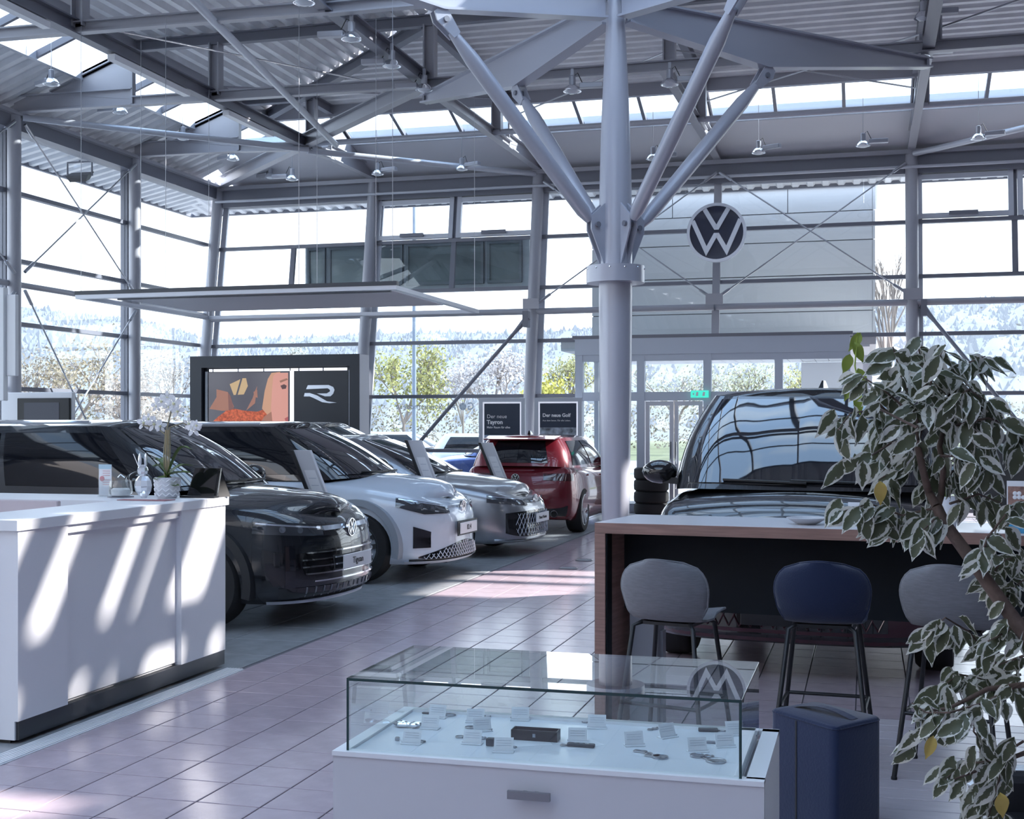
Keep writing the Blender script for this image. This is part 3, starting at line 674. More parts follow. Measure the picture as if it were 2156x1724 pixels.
# clad block over the entrance, with soffit boards
pan=mat('cladding',(.62,.63,.65),.45); pan2=mat('cladding_light',(.70,.72,.76),.5)
blk=thing('entrance_block','pale grey panel-clad block standing outside over the entrance','building',(-2.45,27.3,0))
zs=[3.30,3.95,4.70,5.40,6.00,6.52]
for z0,z1 in zip(zs,zs[1:]):
    for x0,x1 in (((-3.3,-1.55),(-1.55,.85),(.85,2.55)) if z0>5.9 else ((-3.3,2.55),)): MB().box(x0+.008,0,z0+.01,x1-.008,.05,z1-.01).build('cladding_panel', pan, blk)
    MB().box(2.55,.0,z0+.01,2.6,3,z1-.01).build('cladding_panel', pan, blk)
MB().box(-3.28,.05,3.3,2.56,3,6.5).build('core', steel_d, blk); MB().box(-3.35,-.05,6.5,2.65,3.05,6.56).build('coping', steel_l, blk)
for k in range(20): MB().box(-3.3+.29*k,-2.9,3.04,-3.3+.29*k+.275,3,3.08).build('soffit_board', pan2, blk)
MB().box(-3.3,-2.9,3.08,2.6,3.0,3.3).build('canopy_slab', pan, blk)
for x in (-3.2,2.45): MB().box(x-.09,.2,-.08,x+.09,.4,3.06).build('post', steel_l, blk)
for k in range(5): MB().box(1.0,2.6,-.08+.62*k+.01,2.5,2.75,-.08+.62*(k+1)).build('wall_panel', pan2, blk)
# lettering on the glass, read from outside
dec=thing('window_lettering','white mirrored lettering stuck on the lower window left of the poster frames','lettering',at(920,856,25.6))
decm=mat('decal_white',(.85,.85,.9),.6)
mir=Matrix.Scale(-1,4,Vector((1,0,0)))
R90=Matrix.Rotation(math.pi/2,4,'X')
text_mesh('word','Sondermodelle',.16,decm,dec,Matrix.Translation((-.38,0,0))@R90@mir)
text_mesh('word','G',.2,decm,dec,Matrix.Translation((.70,0,0))@R90@mir,bold=.004); text_mesh('word','AL',.2,decm,dec,Matrix.Translation((.28,0,0))@R90@mir,bold=.004)
MB().lathe([(.0,-.003),(.075,-.003),(.075,.003),(0,.003)],20,(.54,0,0),(0,1,0)).build('football', decm, dec)
for a in range(5): MB().lathe([(.001,-.004),(.02,-.004),(.02,.004),(.001,.004)],5,(.54+.048*math.cos(a*1.257+.3),0,.048*math.sin(a*1.257+.3)),(0,1,0)).build('patch', steel_l, dec)

# thin bright haze in front of the hills
hz=bpy.data.materials.new('haze'); hz.use_nodes=True; N,L=hz.node_tree.nodes,hz.node_tree.links; N.remove(N['Principled BSDF']); vsn=N.new('ShaderNodeVolumeScatter'); vsn.inputs['Color'].default_value=(.93,.96,1,1); vsn.inputs['Density'].default_value=.0055; vsn.inputs['Anisotropy'].default_value=.2; L.new(vsn.outputs[0],N['Material Output'].inputs['Volume'])
hzo=MB().box(-330,98,-.05,330,136,95).build('haze',hz,kind='stuff'); tag(hzo,'thin bright haze hanging in front of the wooded hills','haze')
# ================================================================ cars
tyre_m=mat('tyre_rubber',(.012,.012,.014),.75); glass_m=mat('car_glass',(.006,.008,.012),.03,0,.9,coat=1.)
glass_s=mat('side_glass',(.004,.005,.008),.04,0,.45); lampl=mat('headlight_glass',(.05,.055,.065),.06,.2,.9,coat=1.); lampi=mat('headlight_reflector',(.65,.7,.78),.15,.8); tail_m=mat('taillight_dark',(.05,.006,.008),.08,0,.8,coat=1.)
lampd=mat('headlight_lens',(.25,.28,.32),.1,.7); plate_m=mat('plate_white',(.82,.82,.84),.4); clad=mat('cladding_black',(.018,.019,.022),.5); ink=mat('ink',(.03,.03,.035),.5)
def paint(n,c,metal=.25,rough=.28): return mat('paint_'+n,c,rough,metal,.5,coat=1.)
def cmr(P,t):                                       # Catmull-Rom through control points, uniform parameter
    n=len(P)-1; t=max(0.,min(n-1e-9,t)); i=int(t); f=t-i
    p=[np.array(P[max(0,min(n,k))],float) for k in (i-1,i,i+1,i+2)]
    if i==0: p[0]=2*p[1]-p[2]
    if i==n-1: p[3]=2*p[2]-p[1]
    return .5*((2*p[1])+(-p[0]+p[2])*f+(2*p[0]-5*p[1]+4*p[2]-p[3])*f*f+(-p[0]+3*p[1]-3*p[2]+p[3])*f**3)
QL=[0,.03,.08,.15,.25,.36,.48,.60,.70,.79,.86,.91,.95,.98,1.]
SIDE=([0,.05,.15,.3,.5,.62,.70,.79,.86,.91,.95,.98,1.],[.09,.05,.02,0,.0,.008,.018,.022,.03,.045,.065,.09,.13])
REAR=([0,.1,.3,.5,.62,.75,.9,1.],[.10,.03,0,.0,.02,.05,.10,.16])
class Car:
    def __init__(s,P):
        s.P=P; L,W=P['L'],P['W']; w=W/2; h=L/2; nb=P.get('nose',1.)
        ctrl=[(h,0),(h-.012*nb,.25*w),(h-.05*nb,.48*w),(h-.13*nb,.68*w),(h-.27*nb,.84*w),(h-.50*nb,.945*w),(h-.85,.985*w),(h-1.4,w),(0,w),(-h+1.2,w),(-h+.7,.985*w),(-h+.38,.955*w),(-h+.17,.87*w),(-h+.07,.68*w),(-h+.02,.38*w),(-h,0)]
        d=np.array([cmr(ctrl,t) for t in np.linspace(0,len(ctrl)-1,600)]); sl=np.concatenate([[0],np.cumsum(np.hypot(*np.diff(d,axis=0).T))])
        s.total=sl[-1]; s.d,s.sl=d,sl
        tg=np.gradient(d,axis=0); tg/=np.hypot(tg[:,0],tg[:,1])[:,None]; s.nm=np.stack([-tg[:,1]*-1*-1,tg[:,0]],1)  # outward for a nose-to-tail path on the +y side
        s.nm=np.stack([tg[:,1],-tg[:,0]],1); s.nm[0]=(1,0); s.nm[-1]=(-1,0)
    def top(s,x): return float(np.interp(x,*s.P['top']))
    def bot(s,x): return float(np.interp(x,*s.P['bot']))
    def pt(s,a,q=None,z=None,off=0.,rear=False):    # a: arc length from the nose (tail if rear), signed: + is the car's left
        sg=1 if a>=0 else -1; t=abs(a); t=s.total-t if rear else t
        x=np.interp(t,s.sl,s.d[:,0]); y=np.interp(t,s.sl,s.d[:,1]); nx=np.interp(t,s.sl,s.nm[:,0]); ny=np.interp(t,s.sl,s.nm[:,1])
        zt,zb=s.top(x),s.bot(x)
        if q is None: q=(z-zb)/(zt-zb)
        wf=max(0.,nx)**1.3; wr=max(0.,-nx)**1.3; ws=1-wf-wr
        ins=ws*np.interp(q,*SIDE)+wf*np.interp(q,*s.P['front'])+wr*np.interp(q,*REAR)
        x-=nx*(ins-off); y-=ny*(ins-off); y=max(y,0.)
        return Vector((float(x),sg*float(y),float(zb+(zt-zb)*q)))
    def strip(s,a0,a1,zlo,zhi,off=.006,nu=14,nv=4,rear=False,skirt=.03):     # patch that follows the skin between two height curves
        rows=[]
        for i in range(nu+1):
            a=a0+(a1-a0)*i/nu; f=i/nu; lo=zlo(f) if callable(zlo) else zlo; hi=zhi(f) if callable(zhi) else zhi
            if skirt is None: rows.append([s.pt(a,z=lo+(hi-lo)*j/nv,off=off,rear=rear) for j in range(nv+1)])
            else: rows.append([s.pt(a,z=lo,off=-skirt,rear=rear)]+[s.pt(a,z=lo+(hi-lo)*j/nv,off=off,rear=rear) for j in range(nv+1)]+[s.pt(a,z=hi,off=-skirt,rear=rear)])
        b=MB(); b.grid(rows)
        if skirt is not None:
            for r in (0,-1): b.add([rows[r][0]]+rows[r][1:-1]+[rows[r][-1]],[tuple(range(len(rows[r])))])
        return b
    def body(s,root,m,arch_m):
        P=s.P; N=110; ts=np.concatenate([np.linspace(0,1.5,44)[:-1],np.linspace(1.5,s.total-1.1,40)[:-1],np.linspace(s.total-1.1,s.total,28)])
        M=14; b=MB(); rows=[]
        for t in ts:
            t=min(t,s.total); side=[s.pt(t,q=q) for q in QL]; x,ye,zt=side[-1]; cr=P['crown'](x)
            if t<=1e-6 or t>=s.total-1e-6:
                for p in side: p.y=0.
                ye=0
            tp=[Vector((x+ (P.get('hoodbow',.0)*(1-(1-2*j/M)**2) if x>P['cowl'] else 0),ye*(1-2*j/M),zt+cr*(1-(1-2*j/M)**2)*min(1,ye/.5))) for j in range(1,M)]
            mir=[Vector((p.x,-p.y,p.z)) for p in side[::-1]]
            bo=side[0]; bt=[Vector((bo.x,-bo.y*(1-2*j/4),bo.z)) for j in range(1,4)]
            rows.append(side+tp+mir+bt)
        n=len(rows[0]); V=[p for r in rows for p in r]
        fs=[(i*n+j,i*n+(j+1)%n,(i+1)*n+(j+1)%n,(i+1)*n+j) for i in range(len(rows)-1) for j in range(n)]
        b.add(V,fs); o=b.build('body',[m,arch_m],root,35,clean=True)
        # wheel arches
        cut=MB()
        for x in (P['xf'],P['xr']):
            for sg in (-1,1):
                y0,y1=sg*(P['W']/2-.34),sg*(P['W']/2+.2); cut.cur=1
                cut.tube((x,min(y0,y1),P['r']+.01),(x,max(y0,y1),P['r']+.01),P['r']+.055,36)
        c=cut.build('cutter',[arch_m,arch_m]); c.data.polygons.foreach_set('material_index',[1]*len(c.data.polygons))
        md=o.modifiers.new('arch','BOOLEAN'); md.operation='DIFFERENCE'; md.solver='EXACT'; md.object=c
        bpy.context.view_layer.update()
        me=bpy.data.meshes.new_from_object(o.evaluated_get(bpy.context.evaluated_depsgraph_get())); o.modifiers.clear(); old=o.data; o.data=me
        me.polygons.foreach_set('use_smooth',[True]*len(me.polygons)); me.set_sharp_from_angle(angle=math.radians(35)); me.name='body'
        bpy.data.objects.remove(c)
        return o
    def g(s,gv,t,off=0.):                            # greenhouse skin: gv runs 0 (windscreen centre) .. 8 (rear centre), signed
        P=s.P; sg=1 if gv>=0 else -1; a=abs(gv)
        B=cmr(P['gb'],a); T=cmr(P['gt'],a); p=B+(T-B)*t
        e=.02; tb=cmr(P['gb'],min(a+e,len(P['gb'])-1))-cmr(P['gb'],max(a-e,0)); n=np.array([tb[1],-tb[0]]); n=n/np.hypot(*n)
        h=T[2]-B[2]; run=np.dot((B-T)[:2],n); nn=np.array([n[0]*h,n[1]*h,run]); nn/=np.linalg.norm(nn)
        p=p+nn*(off+P.get('bulge',.035)*math.sin(math.pi*t))
        y=p[1] if a not in (0,) else 0.
        return Vector((float(p[0]),sg*float(y),float(p[2])))
    def gpatch(s,g0,g1,t0,t1,off=.007,nu=16,nv=6,skirt=.02):
        f0=t0 if callable(t0) else (lambda f:t0); f1=t1 if callable(t1) else (lambda f:t1); rows=[]
        for i in range(nu+1):
            f=i/nu; gg=g0+(g1-g0)*f; a,c=f0(f),f1(f)
            rows.append([s.g(gg,a,-skirt)]+[s.g(gg,a+(c-a)*j/nv,off) for j in range(nv+1)]+[s.g(gg,c,-skirt)])
        b=MB(); b.grid(rows)
        for r in (0,-1): b.add(rows[r],[tuple(range(len(rows[r])))])
        return b
    def greenhouse(s,root,m,roof_m=None):
        P=s.P; K=len(P['gb'])-1; gs=np.linspace(0,K,97); b=MB(); NT=8
        rows=[[s.g(float(a),t/NT) for t in range(NT+1)] for a in gs]
        for sg in (1,-1): b.grid([[Vector((p.x,p.y*sg,p.z)) for p in r] for r in rows])
        b.build('cabin',m,root,40,clean=True)
        r=MB(); M=12; rr=[]
        for a in gs:
            e=s.g(float(a),1.0); y=e.y if 0<a<K else 0; rr.append([Vector((e.x,y*(1-2*j/M),e.z+P.get('rcrown',.045)*(1-abs(1-2*j/M)**2.5)*min(1,y/.35))) for j in range(M+1)])
        r.grid(rr); r.build('roof',roof_m or m,root,40,clean=True)
def wheel(root,x,y,r,w,sg,rim_m,spokes=5,dark=True,cap=True):
    wr=thing_part('wheel',root,(x,y,r))
    tw=w/2
    MB().lathe([(r*.64,-tw),(r*.93,-tw),(r*.985,-tw*.82),(r,-tw*.5),(r,tw*.5),(r*.985,tw*.82),(r*.93,tw),(r*.64,tw)],40,(0,0,0),(0,1,0),caps=False).build('tyre',tyre_m,wr,40)
    o=sg*tw
    rim=MB(); rim.lathe([(r*.66,o*.9),(r*.70,o*1.0),(r*.66,o*1.02),(r*.60,o*.6),(r*.60,-o*.6)],40,(0,0,0),(0,1,0),caps=False)
    for k in range(spokes):
        a=2*math.pi*k/spokes+.3; ca,sa=math.cos(a),math.sin(a); pa,pb=-sa,ca
        def q(rad,lat,yy): return (ca*rad+pa*lat,yy,sa*rad+pb*lat)
        for d in ((-.03,.09),(.03,-.09)) if spokes<=5 else ((0,0),):
            rim.loft([[q(r*.06,d[0]*r-.022,o*.62),q(r*.06,d[0]*r+.022,o*.62),q(r*.06,d[0]*r+.022,o*.85),q(r*.06,d[0]*r-.022,o*.85)],[q(r*.67,-d[1]*r*1.6-.026,o*.75),q(r*.67,-d[1]*r*1.6+.026,o*.75),q(r*.67,-d[1]*r*1.6+.026,o*.97),q(r*.67,-d[1]*r*1.6-.026,o*.97)]])
    rim.lathe([(.001,o*.9),(r*.17,o*.88),(r*.20,o*.7)],20,(0,0,0),(0,1,0),caps=False); rim.build('rim',rim_m,wr,35)
    MB().lathe([(.01,o*.25),(r*.6,o*.25)],24,(0,0,0),(0,1,0),caps=False).build('brake_disc',steel_d,wr)
def thing_part(name,root,loc): return link(name,None,root,loc=loc)
def mirror(root,x,y,z,sg,m,arm=black):
    b=MB(); b.ball((0,0,0),1,14,8); b.v=[(v[0]*.085+ (.03 if v[0]>0 else 0)*abs(v[0]),v[1]*.13,v[2]*.085) for v in b.v]
    o=b.build('wing_mirror',m,root,50,loc=(x,sg*(y+.15),z)); 
    MB().loft([[(-.04,-sg*.18,-.09),(.05,-sg*.18,-.09),(.05,-sg*.18,-.05),(-.04,-sg*.18,-.05)],[(-.04,-sg*.03,-.08),(.05,-sg*.03,-.08),(.05,-sg*.03,-.03),(-.04,-sg*.03,-.03)]]).build('mirror_foot',arm,o)
    return o
def gl(x0,xa,x1,w,xe,xr,zf,zs_,zr_,fr=.30):           # helper: 9 control points of a cabin loop (front centre .. rear centre)
    mid=(xa+x1)/2
    return [(x0,0,zf),(x0-.03,.42*w,zf),(x0-fr*.5,.80*w,zf+(zs_-zf)*.25),(xa,.97*w,zs_),(mid,w,zs_),(x1,.98*w,zs_),(xe,.86*w,zr_+(zs_-zr_)*.3),(xr+.02,.45*w,zr_),(xr,0,zr_)]
def place(name,label,P,nose,phi,cat='car'):
    L=P['L']; c=Vector((nose[0]-L/2*math.cos(phi),nose[1]-L/2*math.sin(phi),0)); return thing(name,label,cat,c,phi)
def plate(root,x,z,txt,w=.52,h=.115,sg=1,size=.075):
    p=MB().rbox(min(0,sg*.012),-w/2,-h/2,max(0,sg*.012),w/2,h/2,.004).build('number_plate',plate_m,root,loc=(x,0,z))
    text_mesh('plate_text',txt,size,ink,p,axes((sg*.014,0,0),(0,sg,0),(0,0,1)))
    return p
def seams(car,root,zs0,zs1,xs,m=None):
    for x in xs:
        for sg in (1,-1):
            t=float(np.interp(-x,-car.d[:,0],car.sl)); b=car.strip(sg*(t-.004),sg*(t+.004),zs0,zs1,.0012,1,8,skirt=None); b.build('door_seam',m or ink,root)
def common(car,root,body_m,cab_m,rim_m,roof_m=None,spokes=5,sills=True,arches=True,mirror_m=blackg,handles=True,windows=True,rails=False,arch_mat=None):
    P=car.P
    car.body(root,body_m,black); car.greenhouse(root,cab_m,roof_m)
    for x in (P['xf'],P['xr']):
        for sg in (-1,1):
            wheel(root,x,sg*(P['W']/2-.125),P['r'],.235,sg,rim_m,spokes)
            if arches:
                b=MB(); R0,R1=P['r']+.05,P['r']+.115; y1=sg*(P['W']/2+.004); y0=sg*(P['W']/2-.16); rows=[]
                for k in range(25):
                    a=math.radians(-14+208*k/24); c,s_=math.cos(a),math.sin(a); zc=P['r']+.01
                    rows.append([(x+R0*c,y0,zc+R0*s_),(x+R0*c,y1,zc+R0*s_),(x+R1*c,y1-sg*.01,zc+R1*s_),(x+R1*c,y0,zc+R1*s_)])
                rows=[[(px,py,max(pz,.16)) for px,py,pz in r] for r in rows]
                b.grid(rows); b.build('arch_lip',arch_mat or clad,root,40)
    if sills:
        for sg in (1,-1):
            t0=float(np.interp(-P['xf']+P['r']+.1,-car.d[:,0],car.sl)); t1=float(np.interp(-P['xr']-P['r']-.1,-car.d[:,0],car.sl))
            car.strip(sg*t0,sg*t1,lambda f:car.bot(0)+.01,lambda f:car.bot(0)+.13,.006,10,3).build('sill',clad,root,40)
    if windows:
        car.gpatch(-2.12,2.12,.05,.95,.008,28,8).build('windscreen',glass_m,root,40)
        for sg in (1,-1):
            for (a,c) in P['win']: car.gpatch(sg*a,sg*c,P.get('wt0',.10),P.get('wt1',.88),.008,12,6).build('side_window',glass_s,root,40)
        car.gpatch(6.75,8,.12,.88,.008,12,6).build('rear_window',glass_m,root,40) if False else None
        b=car.gpatch(6.7,8,.10,.90,.008,10,6); b2=car.gpatch(-6.7,-8,.10,.90,.008,10,6); b.add(b2.v,b2.f); b.build('rear_window',glass_m,root,40,clean=True)
    for sg in (1,-1):
        q=car.g(sg*2.75,.08); mirror(root,q.x-.02,abs(q.y)-.02,q.z+.06,sg,mirror_m)
        if handles:
            for x in P.get('hx',(.15,-.85)):
                t=float(np.interp(-x,-car.d[:,0],car.sl)); car.strip(sg*(t-.09),sg*(t+.09),lambda f:car.top(x)-.14,lambda f:car.top(x)-.115,.02,4,2).build('door_handle',body_m,root,40)
        if rails:
            q=[car.g(sg*gv,.985,.02) for gv in np.linspace(3.05,5.6,10)]; MB().path([Vector((p.x,p.y*.96,p.z+.03)) for p in q],.016,6).build('roof_rail',rails,root,50)
    bw=MB()
    for y0,y1 in ((.55,-.05),(.05,-.5)):
        q=[car.g(0,.02,.015),]; p0=car.g(y0*2.2 if y0>0 else 0,.03,.02)
        pts=[car.g(y0*2.6+(y1-y0)*2.6*f,.045+.02*f,.018) for f in np.linspace(0,1,8)]; bw.path(pts,.009,5)
    bw.build('wipers',black,root)
def headlamps(car,root,a0,a1,zlo,zhi,inner=True,rear=False,m=None,nm='headlight',offs=.006):
    for sg in (1,-1):
        h=car.strip(sg*a0,sg*a1,zlo,zhi,offs,18,4,rear=rear).build(nm,m or lampl,root,40)
        if inner:
            for f in (.38,.62):
                a=a0+(a1-a0)*f; z=(zlo(f)+zhi(f))/2; hgt=(zhi(f)-zlo(f))
                c=car.pt(sg*a,z=z,off=offs+.004,rear=rear); n=(car.pt(sg*a,z=z,off=.2,rear=rear)-c).normalized()
                MB().lathe([(.001,.0),(hgt*.30,.0),(hgt*.30,.003),(hgt*.22,.004),(hgt*.12,.001)],14,c,n).build('lens',lampd,h,40)
            car.strip(sg*(a0+(a1-a0)*.04),sg*(a0+(a1-a0)*.96),lambda f:zhi(.04+.92*f)-.018,lambda f:zhi(.04+.92*f)-.006,offs+.004,14,1,rear=rear,skirt=.005).build('light_strip',lampi,h)
def badge(car,root,z,R=.065,rear=False,m=chrome,dark=blackg):
    c=car.pt(0.0,z=z,off=.012,rear=rear); sgn=-1 if rear else 1
    e=thing_part('badge',root,(0,0,0)); emblem(e,R,(c.x+sgn*.012,0,z),(sgn,0,0),(0,0,1),thick=.022,mring=m,mlet=m,mback=dark)
# ---------- 1: dark grey SUV in front
P=dict(L=4.54,W=1.84,xf=1.36,xr=-1.32,r=.355,cowl=1.15,nose=1.05,
  top=([-2.27,-2.1,-1.2,.8,1.1,1.5,1.9,2.1,2.2,2.27],[1.02,1.08,1.05,1.02,1.01,.985,.945,.915,.895,.88]),bot=([-2.27,-1.9,-1.5,1.5,1.95,2.27],[.32,.24,.21,.21,.20,.22]),
  front=([0,.08,.2,.4,.62,.72,.80,.88,.94,1.],[.10,.02,.0,.0,.012,.02,.035,.06,.10,.17]),crown=lambda x: .10 if x>1.0 else .05,hoodbow=.05,
  gb=gl(1.27,.72,-1.75,.835,-2.05,-2.18,1.09,1.04,1.10,.36),gt=gl(.42,.14,-1.55,.60,-1.86,-1.92,1.585,1.600,1.585,.16),bulge=.04,rcrown=.055,win=((2.9,4.0),(4.06,5.05),(5.12,5.55)),hx=(.05,-.95))
grey=paint('anthracite',(.007,.010,.016),.35,.25); c1=Car(P); o=place('suv','dark grey sport utility car, nearest of the row behind the reception counter',P,(-4.10,9.92),math.radians(-3)); CAR1=o
common(c1,o,grey,grey,mat('rim_silver',(.5,.52,.55),.25,.8),rails=chrome)
headlamps(c1,o,.42,1.06,lambda f:.725+.035*f,lambda f:.80+.055*f)
c1.strip(-.40,.40,.765,.80,.010,16,2).build('light_bar',lampi,o,40); c1.strip(-.41,.41,.715,.765,.008,16,2).build('upper_grille',blackg,o,40)
badge(c1,o,.765,.075)
c1.strip(-.74,.74,lambda f:.36+.05*abs(2*f-1)**3,lambda f:.62-.03*abs(2*f-1)**3,.004,26,6).build('lower_grille',blackg,o,40)
for z,e in ((.60,.62),(.545,.66),(.49,.66),(.435,.62),(.375,.55)): c1.strip(-e,e,z-.006,z+.006,.016,24,1).build('grille_bar',chrome,o,40)
for sg in (1,-1):
    c1.strip(sg*.78,sg*.98,lambda f:.36-.02*f,lambda f:.60+.04*f,.005,6,3).build('side_intake',blackg,o,40)
    c1.strip(sg*.72,sg*.80,lambda f:.33,lambda f:.66,.018,3,4).build('intake_trim',grey,o,40)
c1.strip(-.95,.95,.20,.225,.02,26,2).build('lip',steel_l,o,40); c1.strip(-.85,.85,.245,.33,.006,22,3).build('lower_intake',blackg,o,40)
for k in range(14): c1.strip(-.62+.09*k,-.62+.09*k+.012,.25,.33,.012,1,2).build('grille_bar',steel_d,o)
plate(o,c1.pt(0,z=.50,off=.03).x,.50,'Tiguan')
seams(c1,o,.3,.98,(1.02,-.05,-1.02))
# ---------- 2: white electric crossover
P=dict(L=4.58,W=1.85,xf=1.42,xr=-1.35,r=.365,cowl=1.2,nose=1.15,
  top=([-2.29,-2.1,-1.2,.8,1.1,1.5,1.9,2.1,2.2,2.29],[1.03,1.09,1.06,1.02,1.0,.97,.92,.885,.86,.84]),bot=([-2.29,-1.9,-1.5,1.5,1.95,2.29],[.32,.24,.2,.2,.19,.2]),
  front=([0,.06,.18,.4,.6,.72,.80,.88,.94,1.],[.06,.0,.015,.02,.0,.012,.03,.07,.12,.20]),crown=lambda x: .11 if x>1.1 else .05,hoodbow=.06,
  gb=gl(1.40,.80,-1.75,.835,-2.05,-2.2,1.06,1.03,1.10,.40),gt=gl(.45,.18,-1.45,.60,-1.80,-1.88,1.575,1.590,1.56,.16),bulge=.045,rcrown=.06,win=((2.9,4.0),(4.06,5.05),(5.12,5.5)),hx=(.05,-.95))
wht=paint('white',(.62,.68,.76),.05,.22); c2=Car(P); o=place('suv','white electric crossover with black roof, between the dark and the silver car',P,(-4.10,13.02),math.radians(-2))
common(c2,o,wht,blackg,mat('rim_dark',(.10,.105,.115),.3,.7),roof_m=blackg,rails=steel_l,arch_mat=mat('arch_grey',(.30,.33,.37),.4))
headlamps(c2,o,.36,1.04,lambda f:.70-.0*f+.11*max(0,f-.55)*1.6,lambda f:.775+.10*f)
c2.strip(-.36,.36,.755,.775,.008,16,2).build('light_bar',lampi,o,40); badge(c2,o,.745,.068)
for sg in (1,-1): c2.strip(sg*.66,sg*.86,lambda f:.36+.10*f*0,lambda f:.52+.06*f,.006,6,4).build('side_intake',blackg,o,40)
gr=c2.strip(-.80,.80,lambda f:.235+.02*abs(2*f-1)**2,lambda f:.40-.13*abs(2*f-1)**1.6,.004,26,4).build('lower_grille',blackg,o,40)
lat=MB()
for k in range(-20,21):
    for dr in (1,-1):
        pts=[]
        for j in range(7):
            z=.245+.15*j/6; a=k*.06+dr*(z-.245)*.9
            if abs(a)<.78 and z < .40-.13*abs(a/.8)**1.6: pts.append(c2.pt(a,z=z,off=.012))
        if len(pts)>1: lat.path(pts,.0045,4)
lat.build('grille_lattice',steel_l,o,kind='stuff'); c2.strip(-.95,.95,.195,.225,.03,26,2).build('lip',steel_l,o,40)
c2.strip(-.90,.90,.225,.245,.01,26,2).build('lower_trim',clad,o,40)
plate(o,c2.pt(0,z=.53,off=.03).x,.53,'ID.4'); MB().box(0,-.30,-.075,.01,.30,.075).build('plate_holder',black,o,loc=(c2.pt(0,z=.53,off=.018).x,0,.53))
seams(c2,o,.3,.98,(1.02,-.05,-1.02))
# ---------- 3: silver estate
P=dict(L=4.80,W=1.83,xf=1.50,xr=-1.33,r=.34,cowl=1.1,nose=1.15,
  top=([-2.4,-2.2,-1.2,.7,1.0,1.5,1.9,2.15,2.3,2.4],[.93,1.0,.97,.94,.93,.885,.83,.79,.765,.74]),bot=([-2.4,-1.9,-1.5,1.5,2.0,2.4],[.30,.2,.17,.17,.17,.18]),
  front=([0,.08,.2,.45,.62,.74,.82,.9,.95,1.],[.06,.0,.0,.015,.012,.03,.055,.10,.15,.22]),crown=lambda x: .10 if x>1.0 else .05,hoodbow=.06,
  gb=gl(1.28,.55,-1.95,.82,-2.25,-2.36,.97,.95,1.0,.42),gt=gl(.22,-.05,-1.85,.57,-2.1,-2.18,1.425,1.435,1.40,.16),bulge=.04,rcrown=.05,win=((2.9,4.0),(4.06,5.0),(5.08,5.6)),hx=(-.05,-1.0))
slv=paint('silver',(.34,.35,.375),.75,.28); c3=Car(P); o=place('estate_car','silver estate car with lattice grille, behind the white crossover',P,(-3.94,15.62),math.radians(-3))
common(c3,o,slv,slv,mat('rim_silver',(.5,.52,.55),.25,.8),arches=False,sills=False,rails=chrome)
headlamps(c3,o,.34,1.0,lambda f:.62+.05*f,lambda f:.70+.06*f); c3.strip(-.34,.34,.655,.695,.008,14,2).build('light_bar',blackg,o,40); badge(c3,o,.675,.068)
c3.strip(-.76,.76,lambda f:.24+.06*abs(2*f-1)**4,lambda f:.56-.02*abs(2*f-1)**3,.004,26,5).build('lower_grille',blackg,o,40)
lat=MB()
for k in range(-16,17):
    for dr in (1,-1):
        pts=[c3.pt(k*.07+dr*(z-.26)*.6,z=z,off=.012) for z in np.linspace(.26,.53,7) if abs(k*.07+dr*(z-.26)*.6)<.62]
        if len(pts)>1: lat.path(pts,.004,4)
lat.build('grille_lattice',steel_l,o,kind='stuff'); c3.strip(-.9,.9,.19,.21,.02,24,2).build('lip',chrome,o,40)
plate(o,c3.pt(0,z=.46,off=.03).x,.46,'Passat Variant',size=.055)
# ---------- 4: dark SUV farther back, mostly hidden
P4=dict(c1.P); c4=Car(P4); o=place('suv','black sport utility car half hidden in front of the screen wall',P4,(-6.35,19.0),math.radians(-6))
bp_=paint('black',(.008,.008,.01),.2,.25); common(c4,o,bp_,bp_,mat('rim_dark',(.10,.105,.115),.3,.7),rails=blackg,handles=False)
headlamps(c4,o,.42,1.06,lambda f:.725+.035*f,lambda f:.80+.055*f,inner=False); c4.strip(-.7,.7,.36,.62,.004,20,4).build('lower_grille',blackg,o,40); badge(c4,o,.765,.07)
# ---------- 5: red hatchback, rear view
P=dict(L=4.29,W=1.79,xf=1.27,xr=-1.36,r=.335,cowl=1.05,nose=1.0,
  top=([-2.145,-2.0,-1.2,.7,1.0,1.5,1.9,2.145],[.93,.99,.98,.93,.92,.88,.80,.72]),bot=([-2.145,-1.8,-1.5,1.4,1.8,2.145],[.27,.2,.18,.18,.18,.2]),
  front=([0,.1,.5,.75,.9,1.],[.06,0,.0,.03,.10,.2]),crown=lambda x: .08 if x>1.0 else .04,
  gb=gl(1.22,.62,-1.55,.80,-1.86,-2.02,.97,.95,1.0,.38),gt=gl(.30,.05,-1.35,.585,-1.66,-1.72,1.405,1.415,1.395,.14),bulge=.035,rcrown=.045,win=((2.9,4.0),(4.08,5.2)),hx=(-.05,-1.0))
redp=paint('red',(.17,.012,.022),.25,.25); c5=Car(P); RH=math.radians(90)
o=thing('hatchback','red hatchback seen from behind beside the tapered column','car',(-4.98,20.30,0),RH)
common(c5,o,redp,redp,mat('rim_silver',(.5,.52,.55),.25,.8),arches=False,sills=False,mirror_m=redp)
headlamps(c5,o,.42,.98,lambda f:.80-.015*f,lambda f:.895-.0*f,inner=False,rear=True,m=tail_m,nm='taillight'); badge(c5,o,.83,.062,rear=True)
c5.strip(-.80,.80,lambda f:.27,lambda f:.40+.05*abs(2*f-1)**6-.02,.006,24,3,rear=True).build('diffuser',clad,o,40)
